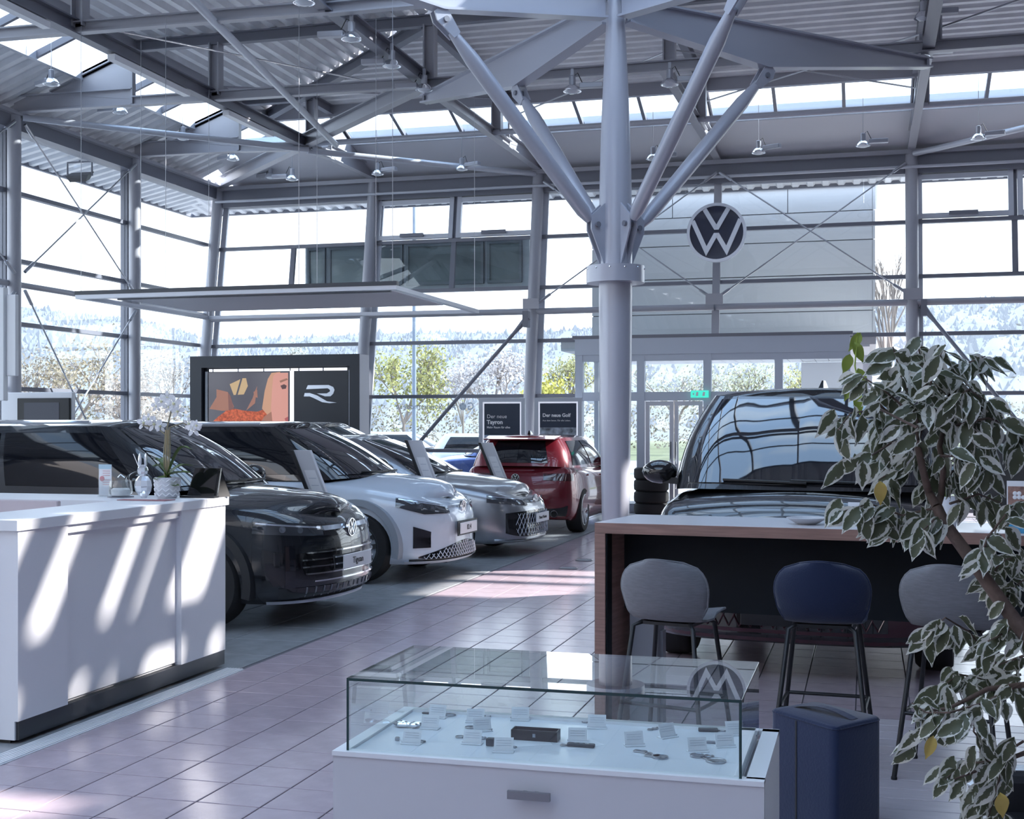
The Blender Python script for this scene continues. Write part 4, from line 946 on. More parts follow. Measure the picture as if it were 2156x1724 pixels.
for sg in (1,-1):
    q=c5.pt(sg*.60,z=.31,off=.01,rear=True); MB().lathe([(.055,-.02),(.055,.05),(.045,.05),(.045,-.02)],20,q,(-1,0,0),caps=False).build('exhaust_tip',chrome,o,40); MB().lathe([(.002,.01),(.045,.01)],16,q,(-1,0,0),caps=False).build('exhaust_bore',black,o)
sp=MB(); 
for y0,y1 in ((-.56,.56),): sp.loft([[(-1.55,y0,1.42),(-1.55,y1,1.42),(-1.55,y1,1.445),(-1.55,y0,1.445)],[(-1.92,y0*.96,1.385),(-1.92,y1*.96,1.385),(-1.92,y1*.96,1.40),(-1.92,y0*.96,1.40)]])
sp.build('roof_spoiler',redp,o); MB().loft([[(-1.05,-.02,1.44),(-1.05,.02,1.44),(-1.30,.03,1.44),(-1.30,-.03,1.44)],[(-1.22,-.006,1.52),(-1.22,.006,1.52),(-1.28,.01,1.52),(-1.28,-.01,1.52)]]).build('antenna',blackg,o)
q=c5.pt(0,z=.56,off=.01,rear=True); MB().box(-.01,-.26,-.055,0,.26,.055).build('number_plate_recess',redp,o,loc=(q.x,0,q.z))
# ---------- 6: black van behind the high table
P=dict(L=4.75,W=1.97,xf=1.52,xr=-1.45,r=.36,cowl=1.6,nose=.75,
  top=([-2.375,-2.2,1.0,1.5,1.9,2.1,2.25,2.375],[1.10,1.14,1.14,1.13,1.09,1.03,.97,.93]),bot=([-2.375,-1.9,-1.5,1.5,1.95,2.375],[.3,.24,.22,.22,.22,.24]),
  front=([0,.08,.2,.5,.7,.8,.9,.95,1.],[.04,.0,.0,.0,.01,.02,.05,.09,.14]),crown=lambda x: .06,hoodbow=.03,
  gb=gl(1.78,1.30,-2.0,.955,-2.2,-2.34,1.17,1.15,1.16,.30),gt=gl(.95,.62,-1.9,.80,-2.1,-2.2,1.82,1.835,1.82,.18),bulge=.05,rcrown=.05,win=((2.9,3.7),(3.8,4.8),(4.9,5.6)),hx=(.3,-.7))
vanb=paint('black',(.008,.008,.01),.2,.25); maroon=paint('maroon',(.05,.008,.016),.4,.3); c6=Car(P)
VPHI=math.radians(-90-4.8); o=thing('van','black van with dark red lower front, standing behind the high table','van',(-.30,10.55,0),VPHI)
common(c6,o,vanb,vanb,mat('rim_dark',(.10,.105,.115),.3,.7),handles=False,arches=False,sills=False)
headlamps(c6,o,.55,1.02,lambda f:.74,lambda f:.84,inner=True)
c6.strip(-1.02,1.02,.25,.52,.006,26,4).build('lower_bumper',maroon,o,40); c6.strip(-.62,.62,.33,.50,.012,20,3).build('lower_grille',blackg,o,40); badge(c6,o,.80,.09)
lat=MB()
for k in range(-8,9):
    for dr in (1,-1):
        pts=[c6.pt(k*.07+dr*(z-.34)*.5,z=z,off=.018) for z in np.linspace(.34,.49,5) if abs(k*.07+dr*(z-.34)*.5)<.6]
        if len(pts)>1: lat.path(pts,.004,4)
lat.build('grille_lattice',maroon,o,kind='stuff'); MB().rbox(0,-.27,-.065,.012,.27,.065,.004).build('number_plate_holder',black,o,loc=(c6.pt(0,z=.42,off=.02).x,0,.42))
MB().loft([[(.55,-.025,1.86),(.55,.025,1.86),(.25,.04,1.86),(.25,-.04,1.86)],[(.38,-.006,1.95),(.38,.006,1.95),(.30,.012,1.95),(.30,-.012,1.95)]]).build('antenna',blackg,o)
# ---------- parked cars outside
P7=dict(c5.P); c7=Car(P7)
for nm,lb,pos,ph,pm in (('hatchback','white hatchback parked outside behind the windows',(-9.2,33.0,-.08),math.radians(8),paint('white',(.66,.70,.76),.05,.25)),('hatchback','blue hatchback parked outside left of the poster frames',(-8.1,29.6,-.08),math.radians(188),paint('blue',(.03,.07,.26),.3,.25)),('hatchback','pale car parked farthest out behind the white hatchback',(-14.5,39.5,-.08),math.radians(8),paint('pale',(.5,.55,.62),.3,.3))):
    o=thing(nm,lb,'car',pos,ph); common(c7,o,pm,pm,mat('rim_silver',(.5,.52,.55),.25,.8),arches=False,sills=False,handles=False,mirror_m=pm)
# ================================================================ showroom furniture and signs
wood=mat('walnut_edge',(.30,.175,.145),.45,noise=(5,.22,(1,1,14)))
# ---- reception counter (front faces +x)
rd=thing('reception_desk','white L-shaped reception counter with dark plinth in the left foreground','counter',(-4.12,5.58,0))
whp=mat('desk_white',(.78,.78,.82),.32); plin=mat('plinth_anthracite',(.055,.06,.07),.28,.6)
MB().box(-.02,.0,.115,0,.42,1.075).build('front_panel',whp,rd); MB().box(-.05,.42,.13,-.035,1.60,1.03).build('front_panel',whp,rd)
MB().box(-.05,1.60,.115,0,2.17,1.075).build('front_panel',whp,rd); MB().box(-.05,.42,1.03,-.01,1.6,1.075).build('top_rail',whp,rd)
MB().box(-.46,0,.02,-.02,.02,1.075).build('end_panel',whp,rd); MB().box(-.46,-.012,.02,-.12,0,1.075).build('end_panel',whp,rd)
MB().box(-.45,.02,.115,-.05,2.15,1.07).build('carcass',whp,rd)
MB().rbox(-.47,-.02,1.075,.012,1.898,1.13,.003).build('countertop',white,rd); MB().rbox(-.47,1.902,1.075,.012,2.20,1.13,.003).build('countertop',white,rd); rw_=thing('counter_wing','white rear wing of the reception counter carrying the orchid and ornaments','counter',(-4.12,5.58,0)); MB().rbox(-2.6,1.60,1.075,-.475,2.20,1.13,.003).build('countertop',white,rw_)
MB().box(-2.55,1.80,.115,-.475,2.17,1.075).build('carcass',whp,rw_)
MB().box(-.44,.012,0.02,-.004,2.165,.115).build('plinth',plin,rd); MB().box(-.43,.02,0,-.06,2.1,.03).build('foot',black,rd); MB().box(-2.5,1.85,0,-.5,2.12,.115).build('plinth',plin,rw_)
fs=thing('floor_grating','white ribbed strip laid in the floor along the reception counter','floor strip',(-4.0,4.4,0))
MB().box(-.075,-2,0,.055,3.28,.004).build('base',mat('strip_white',(.72,.73,.76),.4),fs)
for k in range(6): MB().box(-.07+.0205*k,-2,.004,-.07+.0205*k+.013,3.28,.009).build('rib',white,fs)
# back of a desk screen
sc_=thing('desk_monitor','pale screen standing behind the reception counter at the left edge','monitor',(-5.12,6.70,.72)); MB().rbox(-.45,-.02,.02,.46,.02,.435,.006).build('screen_back',mat('screen_back',(.55,.47,.50),.5),sc_); MB().box(-.1,-.06,0,.1,.06,.02).build('foot',steel_l,sc_)
dsk=thing('work_desk','low white work desk behind the reception counter','desk',(-5.12,6.55,0)); MB().box(-.5,-.6,.70,.5,.6,.72).build('top',white,dsk)
for x in (-.45,.42): MB().box(x,-.55,0,x+.04,.55,.70).build('leg',white,dsk)
# ---- things on the counter
CT=1.131
def on(u,v): return fl(u,v,CT)
op=thing('orchid_pot','white orchid in a herringbone ceramic pot on the reception counter','plant',on(352,1048))
potm=mat('pot_ceramic',(.66,.66,.70),.5)
MB().lathe([(.058,0),(.072,.02),(.082,.07),(.085,.13),(.078,.135),(.076,.12)],28).build('pot',potm,op,40)
for k in range(22):
    for r in range(4):
        a=2*math.pi*k/22; rr=.078+.006*(r/3); z=.015+r*.03; s=1 if k%2 else -1; a2=a+2*math.pi/22
        MB().tube((rr*math.cos(a),rr*math.sin(a),z+(.018 if s>0 else 0)),(rr*math.cos(a2),rr*math.sin(a2),z+(0 if s>0 else .018)),.0045,5).build('herringbone_rib',white,op)
MB().lathe([(.001,.118),(.076,.118)],20,caps=False).build('soil',mat('soil',(.05,.035,.025),.9),op)
olf=mat('orchid_leaf',(.10,.16,.035),.35); stem_m=mat('orchid_stem',(.28,.24,.16),.6); pet=mat('orchid_petal',(.85,.83,.85),.5)
def leafstrip(pts,w,mb):
    rows=[]
    for i,p in enumerate(pts):
        f=i/(len(pts)-1); d=(Vector(pts[min(i+1,len(pts)-1)])-Vector(pts[max(i-1,0)])).normalized(); s=d.cross(Vector((0,0,1))); s=s.normalized() if s.length>1e-3 else Vector((1,0,0)); ww=w*math.sin(math.pi*(.08+.9*f))**.7
        rows.append([Vector(p)-s*ww+Vector((0,0,ww*.35)),Vector(p),Vector(p)+s*ww+Vector((0,0,ww*.35))])
    mb.grid(rows)
vx=Vector((C_,S_,0)); vy=Vector((-S_,C_,0))        # image-right and depth directions
for (r,h,l,dp) in ((.17,.17,.0,-.02),(.17,.02,.0,-.06),(-.09,.06,0,-.04),(.10,-.06,0,-.10),(-.06,-.02,0,-.09),(.15,.06,0,.1),(-.09,.10,0,.06)):
    b=MB(); base=Vector((0,0,.125)); pts=[base+vx*(r*f)+vy*(dp*f)+Vector((0,0,h*math.sin(min(1,f*1.2)*math.pi*.62)*1.1+.02)) for f in np.linspace(0,1,9)]; leafstrip(pts,.035,b); b.build('leaf',olf,op,60)
def flower(c,s,root):
    f=thing_part('flower',root,c); b=MB()
    n=-vy
    for k in range(5):
        a=math.pi/2+2*math.pi*k/5; d=vx*math.cos(a)+Vector((0,0,1))*math.sin(a); e=vx*-math.sin(a)+Vector((0,0,1))*math.cos(a); w=.75 if k in (1,4) else .5
        b.add([Vector((0,0,0)),d*s*.5+e*s*w*.5+n*.006,d*s*.9+e*s*w*.3+n*.004,d*s,d*s*.9-e*s*w*.3+n*.004,d*s*.5-e*s*w*.5+n*.006],[(0,1,2,3,4,5)])
    b.build('petals',pet,f); MB().ball(-vy*.0+n*.008,s*.18,8,6).build('lip',mat('orchid_lip',(.75,.72,.45),.5),f)
YO=-on(352,1048).x*S_+on(352,1048).y*C_
P0=op.location
def loc_(u,v,dy=0): return at(u,v,YO+dy)-P0
for tr_ in (((352,1005),(350,960),(352,900),(362,858),(350,842)),((347,1005),(345,960),(348,915),(330,900),(300,895)),((356,1005),(358,950),(357,900),(385,890),(412,905))):
    MB().path([loc_(u,v) for u,v in tr_],.005,6).build('stem',stem_m,op,60)
for u in (349,354): MB().path([loc_(u,1010),loc_(u,905)],.004,6).build('support_stick',mat('stick',(.45,.35,.2),.6),op)
for u,v,s in ((340,845,.05),(352,838,.05),(366,850,.055),(374,866,.05),(356,858,.045),(330,855,.04),(303,890,.05),(325,893,.055),(338,897,.045),(313,882,.04),(398,892,.045),(408,903,.055),(414,896,.04)): flower(loc_(u,v,random.uniform(-.05,.05)),s,op)
bu=thing('glass_rabbit','clear faceted glass rabbit figurine on the reception counter beside the orchid','figurine',on(302,1047)+Vector((0,0,.001))); cg=mat('crystal',(.78,.80,.84),.05,.55,.9,coat=.5)
MB().ball((0,0,.075),.062,9,6,(1,.8,1.2)).build('body',cg,bu); MB().ball((-.005,0,.175),.038,9,6,(1,.9,1.05)).build('head',cg,bu)
for s in (-1,1): MB().ball((s*.022-.004,0,.245),.016,7,6,(.8,.6,3.0)).build('ear',cg,bu)
MB().ball((.03,-.04,.02),.028,8,5).build('paw',cg,bu); MB().tube((-.03,0,.19),(-.075,.0,.285),.003,5).build('straw',cg,bu)
cb=thing('candle_bowl','glass bowl with a white candle on the reception counter','bowl',on(254,1046.5)); gl2=glass('bowl_glass',(.93,.95,.96),.10)
MB().lathe([(.05,.0),(.075,.004),(.082,.03),(.07,.11),(.068,.11),(.078,.03),(.05,.008)],24).build('bowl',gl2,cb,40); MB().lathe([(.001,.012),(.06,.012),(.062,.05),(.05,.06),(.001,.062)],20).build('candle',mat('wax',(.8,.78,.76),.5),cb,40); MB().path([(-.02,0,.13),(0,0,.15),(.03,0,.13)],.004,5).build('wire',chrome,cb); MB().lathe([(.001,0),(.085,0),(.085,.006),(.001,.006)],24).build('saucer',steel_d,cb)
lf=thing('leaflet_holder','clear holder with a white leaflet at the left end of the counter ornaments','leaflet',on(222,1045.5)); MB().box(-.045,-.008,.01,.05,-.004,.215).build('leaflet',mat('paper',(.80,.80,.83),.6),lf); MB().box(-.045,-.0095,.185,.05,-.008,.215).build('leaflet_head',mat('print_blue',(.45,.62,.72),.6),lf); MB().lathe([(.014,-.0095),(.018,-.0095),(.018,-.008),(.014,-.008)],16,(-.02,0,.12),(0,1,0)).build('printed_ring',mat('print_red',(.6,.25,.28),.6),lf)
for z in (.17,.155,.14,.11,.095,.08): MB().box(-.015,-.0092,z,.04,-.008,z+.003).build('printed_line',mat('print_red',(.6,.25,.28),.6),lf)
MB().box(-.048,-.012,0,.053,-.0105,.12).build('holder_front',gl2,lf); MB().box(-.048,-.02,0,.053,.03,.006).build('holder_foot',gl2,lf)
ea=thing('tablet_stand','black leaning display stand on the counter right of the orchid','stand',on(430,1046.5)); bs=MB()
bs.loft([[(-.12,-.02,0),(.10,-.02,0),(.10,.0,0),(-.12,.0,0)],[(-.10,.06,.19),(.09,.06,.19),(.09,.075,.19),(-.10,.075,.19)]]); bs.build('board',blackg,ea)
MB().loft([[(.08,-.02,0),(.13,.10,0),(.14,.10,0),(.09,-.02,0)],[(.07,.06,.19),(.08,.07,.19),(.09,.07,.19),(.08,.06,.19)]]).build('side',black,ea); MB().box(-.13,-.09,0,.12,-.02,.012).build('tray',black,ea)
mt=thing('counter_mat','thin reddish brochure lying under the pot on the counter','brochure',on(305,1052)); MB().box(-.14,-.10,0,.20,.03,.004).build('sheet',mat('brochure_red',(.35,.14,.16),.5),mt); MB().box(-.14,-.02,.004,.10,.03,.007).build('sheet',mat('paper',(.8,.8,.83),.6),mt)
# ---- glass showcase
vt=thing('glass_showcase','white display cabinet with glass top case in the foreground','display case',(-1.36,3.15,0))
vg=glass('showcase_glass',(.945,.975,.97),.09,0,1.3); vge=mat('glass_edge',(.004,.035,.035),.08,0,.8); cabm=mat('cabinet_white',(.60,.59,.63),.4)
W_,D_=1.12,.55; BT,GT=.75,.942
MB().box(.0,.0,.06,W_,.02,BT-.012).build('front_panel',cabm,vt); MB().box(0,.02,.06,W_-.045,D_,BT-.03).build('carcass',cabm,vt); MB().box(W_-.045,.02,.06,W_,D_+.004,BT).build('side_panel',white,vt)
MB().box(-.002,-.004,BT-.012,W_,.034,BT).build('top_rail',white,vt); MB().box(-.002,.034,BT-.012,.034,D_,BT).build('top_rail',white,vt); MB().box(.034,D_-.03,BT-.012,W_,D_,BT).build('top_rail',white,vt)
MB().box(W_-.075,.03,BT-.012,W_-.055,D_,BT+.002).build('top_rail',white,vt); MB().box(.034,.034,BT-.05,W_-.06,D_-.03,BT-.008).build('display_floor',mat('display_floor',(.78,.80,.85),.16),vt)
MB().box(.04,.02,0,W_-.04,D_-.02,.06).build('plinth',black,vt)
hb=MB(); hb.box(.485,-.03,BT-.082,.595,-.018,BT-.062); hb.box(.52,-.02,BT-.078,.53,0,BT-.066); hb.box(.55,-.02,BT-.078,.56,0,BT-.066); hb.build('handle',mat('handle_steel',(.30,.30,.32),.35,.8),vt)
gx0,gx1,gy0,gy1=.034,W_-.055,.012,D_-.018; g=.007
MB().box(gx0,gy0,BT,gx1,gy0+g,GT-g).build('glass_front',vg,vt); MB().box(gx0,gy1-g,BT,gx1,gy1,GT-g).build('glass_back',vg,vt); MB().box(gx0,gy0+g,BT,gx0+g,gy1-g,GT-g).build('glass_side',vg,vt); MB().box(gx1-g,gy0+g,BT,gx1,gy1-g,GT-g).build('glass_side',vg,vt); MB().box(gx0,gy0,GT-g,gx1,gy1,GT).build('glass_lid',vg,vt)
e=MB(); e.box(gx0-.0006,gy0-.0008,GT-g-.001,gx1+.0006,gy0,GT-.0006); e.box(gx1,gy0,GT-g,gx1+.0008,gy1,GT-.001); e.box(gx0-.0008,gy0,GT-g,gx0,gy1,GT-.001); e.build('glass_edge',vge,vt)
for x in (gx0-.0008,gx1-.006): MB().box(x,gy0-.0008,BT,x+.0068,gy0-.0002,GT-g).build('glass_edge',vge,vt)
# exhibits in the showcase
FZ=BT-.0075
acr=glass('acrylic',(.86,.88,.91),.12); cardm=mat('price_card',(.74,.75,.79),.5); met=mat('key_metal',(.36,.37,.40),.22,.9); lea=mat('key_leather',(.05,.05,.06),.5)
cards=[(920,1511),(904.5,1534),(866,1566),(1000.6,1520),(1016,1538.5),(993.6,1566),(1095,1516),(1060,1583),(1216,1561.6),(1256.6,1533),(1336,1569.5),(1407,1552),(1469.5,1582.5),(1527,1572),(1548,1547)]
cl=['behind the oval carabiner ring at the back left','beside the silver bag at the back left','at the front left corner','at the back, second from the left','beside the round ring in the middle left','at the front, second from the left','at the back behind the black box','beside the small dark pendant at the front','just behind the black key fob','at the back right of the black box','at the front, behind the chain of silver tags','at the back beside the twisted silver chain','behind the round silver medallion','in front of the grey tag at the right','at the far right behind the oval fob']
ct0=None
for k,(u,v) in enumerate(cards):
    p=fl(u,v,FZ); rz=(.28 if u>1300 else 0)+(.5 if u in (1016,1407) else .15 if u>1000 else 0); lb='white price card in the showcase '+cl[k]
    if ct0 is None:
        ct0=thing('price_card_stand',lb,'price card',p,rz,'price cards in the showcase')
        MB().loft([[(-.026,0,.004),(.026,0,.004),(.026,.0015,.004),(-.026,.0015,.004)],[(-.026,.012,.036),(.026,.012,.036),(.026,.0135,.036),(-.026,.0135,.036)]]).build('card',cardm,ct0); MB().box(-.028,-.012,0,.028,.016,.002).build('foot',cardm,ct0)
        MB().box(-.028,-.004,.0018,.028,-.0025,.007).build('stop',cardm,ct0)
        for z in (.016,.022,.028): MB().box(-.02,-.002+z*.36,z,.02,-.001+z*.36,z+.0012).build('printed_line',steel_l,ct0)
    else: cpy(ct0,p,rz,lb)
GK='key rings in the showcase'
def key(u,v,label,build,rz=0): t=thing('key_ring',label,'key ring',fl(u,v,FZ),rz,GK); build(t); return t
def ringb(t,r=.014,c=(0,0),w=.0018,n=18): MB().path([(c[0]+r*math.cos(a),c[1]+r*math.sin(a)*.9,w) for a in np.linspace(0,2*math.pi,n)],w,6).build('split_ring',met,t,60)
def tagb(t,c,w,d,m=met,h=.004): MB().rbox(c[0]-w/2,c[1]-d/2,0,c[0]+w/2,c[1]+d/2,h,.002).build('fob',m,t)
def discb(t,c,r,m=met,h=.004): MB().lathe([(.001,0),(r,0),(r,h),(r*.9,h+.001),(r*.85,h),(.001,h)],24,(c[0],c[1],0)).build('medallion',m,t,40)
def kA(t): ringb(t,.016); tagb(t,(-.075,.004),.03,.012,lea)
key(948,1506,'oval dark carabiner ring at the back left of the showcase',kA)
def kB(t):
    rg=random.Random(4); b=MB()
    for k in range(10): b.ball((rg.uniform(-.03,.035),rg.uniform(-.012,.012),.008),.011,7,5,(1.4,1,.7))
    b.build('wrapped_charm',chrome,t)
key(857,1530,'crumpled silver wrapped charm at the back left of the showcase',kB)
def kC(t): tagb(t,(-.006,0),.012,.012,met,.01); ringb(t,.012,(.062,.002))
key(841,1559,'small square metal pendant with ring at the front left',kC)
key(1026,1509,'small plain split ring at the back left middle',lambda t: ringb(t,.010))
def kD(t): ringb(t,.016); ringb(t,.012,(.008,.004)); tagb(t,(.06,-.018),.02,.01)
key(991,1532,'two linked round rings in the middle left of the showcase',kD)
def kE(t): ringb(t,.013); discb(t,(.064,.0),.012)
key(969,1552,'plain ring and small silver disc at the front, left of the box',kE)
key(1121,1513,'slim silver pendant behind the black box',lambda t:(tagb(t,(.0,0),.03,.01),ringb(t,.008,(-.06,0))))
key(1033,1569,'small dark cube pendant in front of the black box',lambda t:(tagb(t,(0,0),.022,.02,lea,.02),tagb(t,(.068,-.006),.014,.008)))
key(1232,1521,'small ring pendant at the back, right of the box',lambda t:(ringb(t,.009),tagb(t,(.014,0),.015,.008)))
key(1214,1571,'long black key fob lying on a sheet of paper',lambda t:(tagb(t,(.012,0),.075,.02,lea,.009),ringb(t,.009,(-.035,-.002)),[MB().box(-.008+.016*k,-.005,.009,.002+.016*k,.005,.0096).build('inlay',met,t) for k in range(3)]))
key(1491,1539,'dark oval key fob with strap at the back right',lambda t:(tagb(t,(0,0),.055,.022,lea,.008),ringb(t,.010,(.04,.006))),.15)
key(1384,1535,'twisted silver chain with pendant at the back right middle',lambda t:([ringb(t,.008,(-.02+.012*k,-.012+.01*k)) for k in range(4)],discb(t,(.016,.022),.013)),.2)
key(1496,1564,'small grey rectangular tag at the right of the showcase',lambda t:(tagb(t,(.004,0),.032,.016,steel_d,.005),tagb(t,(-.02,.004),.02,.012)))
key(1372,1590,'chain of silver tags ending in a round emblem disc, front right',lambda t:(tagb(t,(-.04,.02),.036,.02,met),ringb(t,.010,(-.012,.008)),tagb(t,(.006,-.008),.04,.024,met),discb(t,(.028,-.012),.022)),-.2)
key(1490,1597,'two silver medallions joined by rings at the front right corner',lambda t:(discb(t,(-.03,.012),.02),discb(t,(.0,.016),.014),ringb(t,.012,(0,.0)),discb(t,(.026,-.02),.027)),-.1)
bb=thing('black_gift_box','open black gift box lying in the middle of the showcase','box',fl(1128,1556,FZ),0.02)
b=MB(); b.box(-.065,-.022,0,.065,.022,.004)
for q in ((-.065,-.022,.065,-.019),(-.065,.019,.065,.022),(-.065,-.019,-.062,.019),(.062,-.019,.065,.019)): b.box(q[0],q[1],.004,q[2],q[3],.028)
b.build('tray',black,bb); MB().box(-.06,-.018,.004,.06,.018,.02).build('insert',lea,bb); MB().box(-.004,-.0226,.01,.004,-.022,.02).build('logo_mark',met,bb)
for i,(u,v,rz,w,lb) in enumerate(((1110,1562,.5,.12,'white sheet of paper under the black gift box'),(1222,1566,.75,.11,'white sheet of paper under the black key fob'))):
    t=thing('paper_sheet',lb,'paper',fl(u,v,FZ)+Vector((0,0,-.0008)),rz); MB().box(-w/2,-w*.36,0,w/2,w*.36,.0006).build('sheet',cardm,t)
# ---- high table
ht=thing('high_table','long high table with walnut edges and white top behind the stools','table',(-1.371,6.582,0),math.radians(-4.6))
HZ=1.10; LT=3.1
tp=MB(); tp.ext([(0,0,HZ-.055),(LT,0,HZ-.055),(LT,.66,HZ-.055),(.05,.66,HZ-.055)],(0,0,.054)); tp.build('top_core',wood,ht)
tl=MB(); tl.ext([(.003,.003,HZ-.0012),(LT,.003,HZ-.0012),(LT,.657,HZ-.0012),(.053,.657,HZ-.0012)],(0,0,.0024)); tl.build('top_laminate',mat('table_white',(.74,.72,.75),.25),ht)
lg=MB(); lg.ext([(0,0,0),(.056,0,0),(.106,.66,0),(.05,.66,0)],(0,0,HZ-.056)); lg.build('leg',wood,ht); dk=mat('table_black',(.006,.009,.013),.6,spec=.25)
MB().box(.056,.012,0,.064,.65,HZ-.056).build('leg_lining',dk,ht); MB().box(.066,.30,.62,LT-.06,.34,HZ-.056).build('modesty_panel',dk,ht); MB().box(.12,.26,0,.27,.42,.62).build('cable_duct',mat('duct_grey',(.26,.26,.29),.5),ht); MB().box(.27,.33,0,.285,.40,.5).build('duct_edge',mat('duct_grey',(.26,.26,.29),.5),ht)
MB().ext([(LT-.056,0,0),(LT,0,0),(LT,.66,0),(LT-.056,.66,0)],(0,0,HZ-.056)).build('leg',wood,ht)
TZ=HZ+.0025
bo=thing('shallow_bowl','shallow grey-white bowl on the high table','bowl',fl(1699,1103,TZ)); MB().lathe([(.045,0),(.06,.006),(.105,.032),(.102,.034),(.055,.012),(.001,.010)],32).build('bowl',mat('bowl_grey',(.55,.55,.58),.35),bo,40); MB().lathe([(.04,-.002),(.045,.003),(.035,.003)],24).build('foot',mat('bowl_grey',(.55,.55,.58),.35),bo)
nc=thing('name_card','white folded name card on the high table behind the leaves','card',fl(1808,1100,TZ)+Vector((0,.08,0)),-.05); MB().loft([[(-.055,-.02,0),(.055,-.02,0),(.055,-.019,0),(-.055,-.019,0)],[(-.055,0,.10),(.055,0,.10),(.055,.001,.10),(-.055,.001,.10)]]).build('front',cardm,nc); MB().loft([[(-.055,.02,0),(.055,.02,0),(.055,.021,0),(-.055,.021,0)],[(-.055,0,.10),(.055,0,.10),(.055,.001,.10),(-.055,.001,.10)]]).build('back',cardm,nc); MB().box(-.035,-.0075,.07,.02,-.006,.078).build('printed_line',ink,nc)
va=thing('white_planter','white tapered planter on the high table behind the ficus trunk','planter',fl(1985,1112,TZ)+Vector((.02,.05,0))); MB().lathe([(.04,0),(.045,.0),(.062,.155),(.058,.155),(.045,.01)],28).build('planter',mat('planter_white',(.74,.74,.78),.35),va,40); MB().lathe([(.001,.14),(.058,.14)],20,caps=False).build('soil',mat('soil',(.05,.035,.025),.9),va)
rgp=random.Random(8)
for k in range(9):
    a=rgp.uniform(0,6.28); b=MB(); pts=[Vector((.02*math.cos(a)*f+.07*math.cos(a)*f*f,.02*math.sin(a)*f+.07*math.sin(a)*f*f,.14+.16*f-.05*f*f)) for f in np.linspace(0,1,7)]; leafstrip(pts,.016,b); b.build('leaf',olf,va,60)
mo=thing('table_monitor','black monitor standing on the right end of the high table','monitor',fl(2075,1112,TZ)+Vector((.05,.12,0)),math.radians(-20)); MB().rbox(-.10,-.012,.05,.36,.012,.46,.006).build('panel',black,mo); MB().box(.1,.0,0,.16,.04,.1).build('neck',black,mo); MB().rbox(.02,-.08,0,.24,.1,.012,.004).build('foot',black,mo)
br=thing('brochure_stand','blue and brown brochure in a stand at the right edge, on the high table','brochure',fl(2138,1128,TZ)+Vector((.02,.02,0)),-.15); MB().box(-.055,0,.0,.10,.005,.25).build('cover',mat('paper',(.8,.8,.83),.6),br); MB().box(-.05,-.0015,.14,.098,0,.225).build('printed_photo',mat('photo_brown',(.30,.17,.14),.5,noise=(30,.5)),br); MB().box(-.05,-.0015,.075,.098,0,.14).build('printed_band',mat('photo_teal',(.20,.45,.48),.5,noise=(20,.3)),br); MB().box(-.05,-.0015,.01,.098,0,.075).build('printed_band',mat('photo_blue',(.06,.30,.52),.5,noise=(25,.3)),br)
for k in range(5): MB().ball((-.02+.018*(k%3),-.002,.175+.018*(k//3)),.010,8,5,(1,.3,1)).build('printed_egg',white,br)
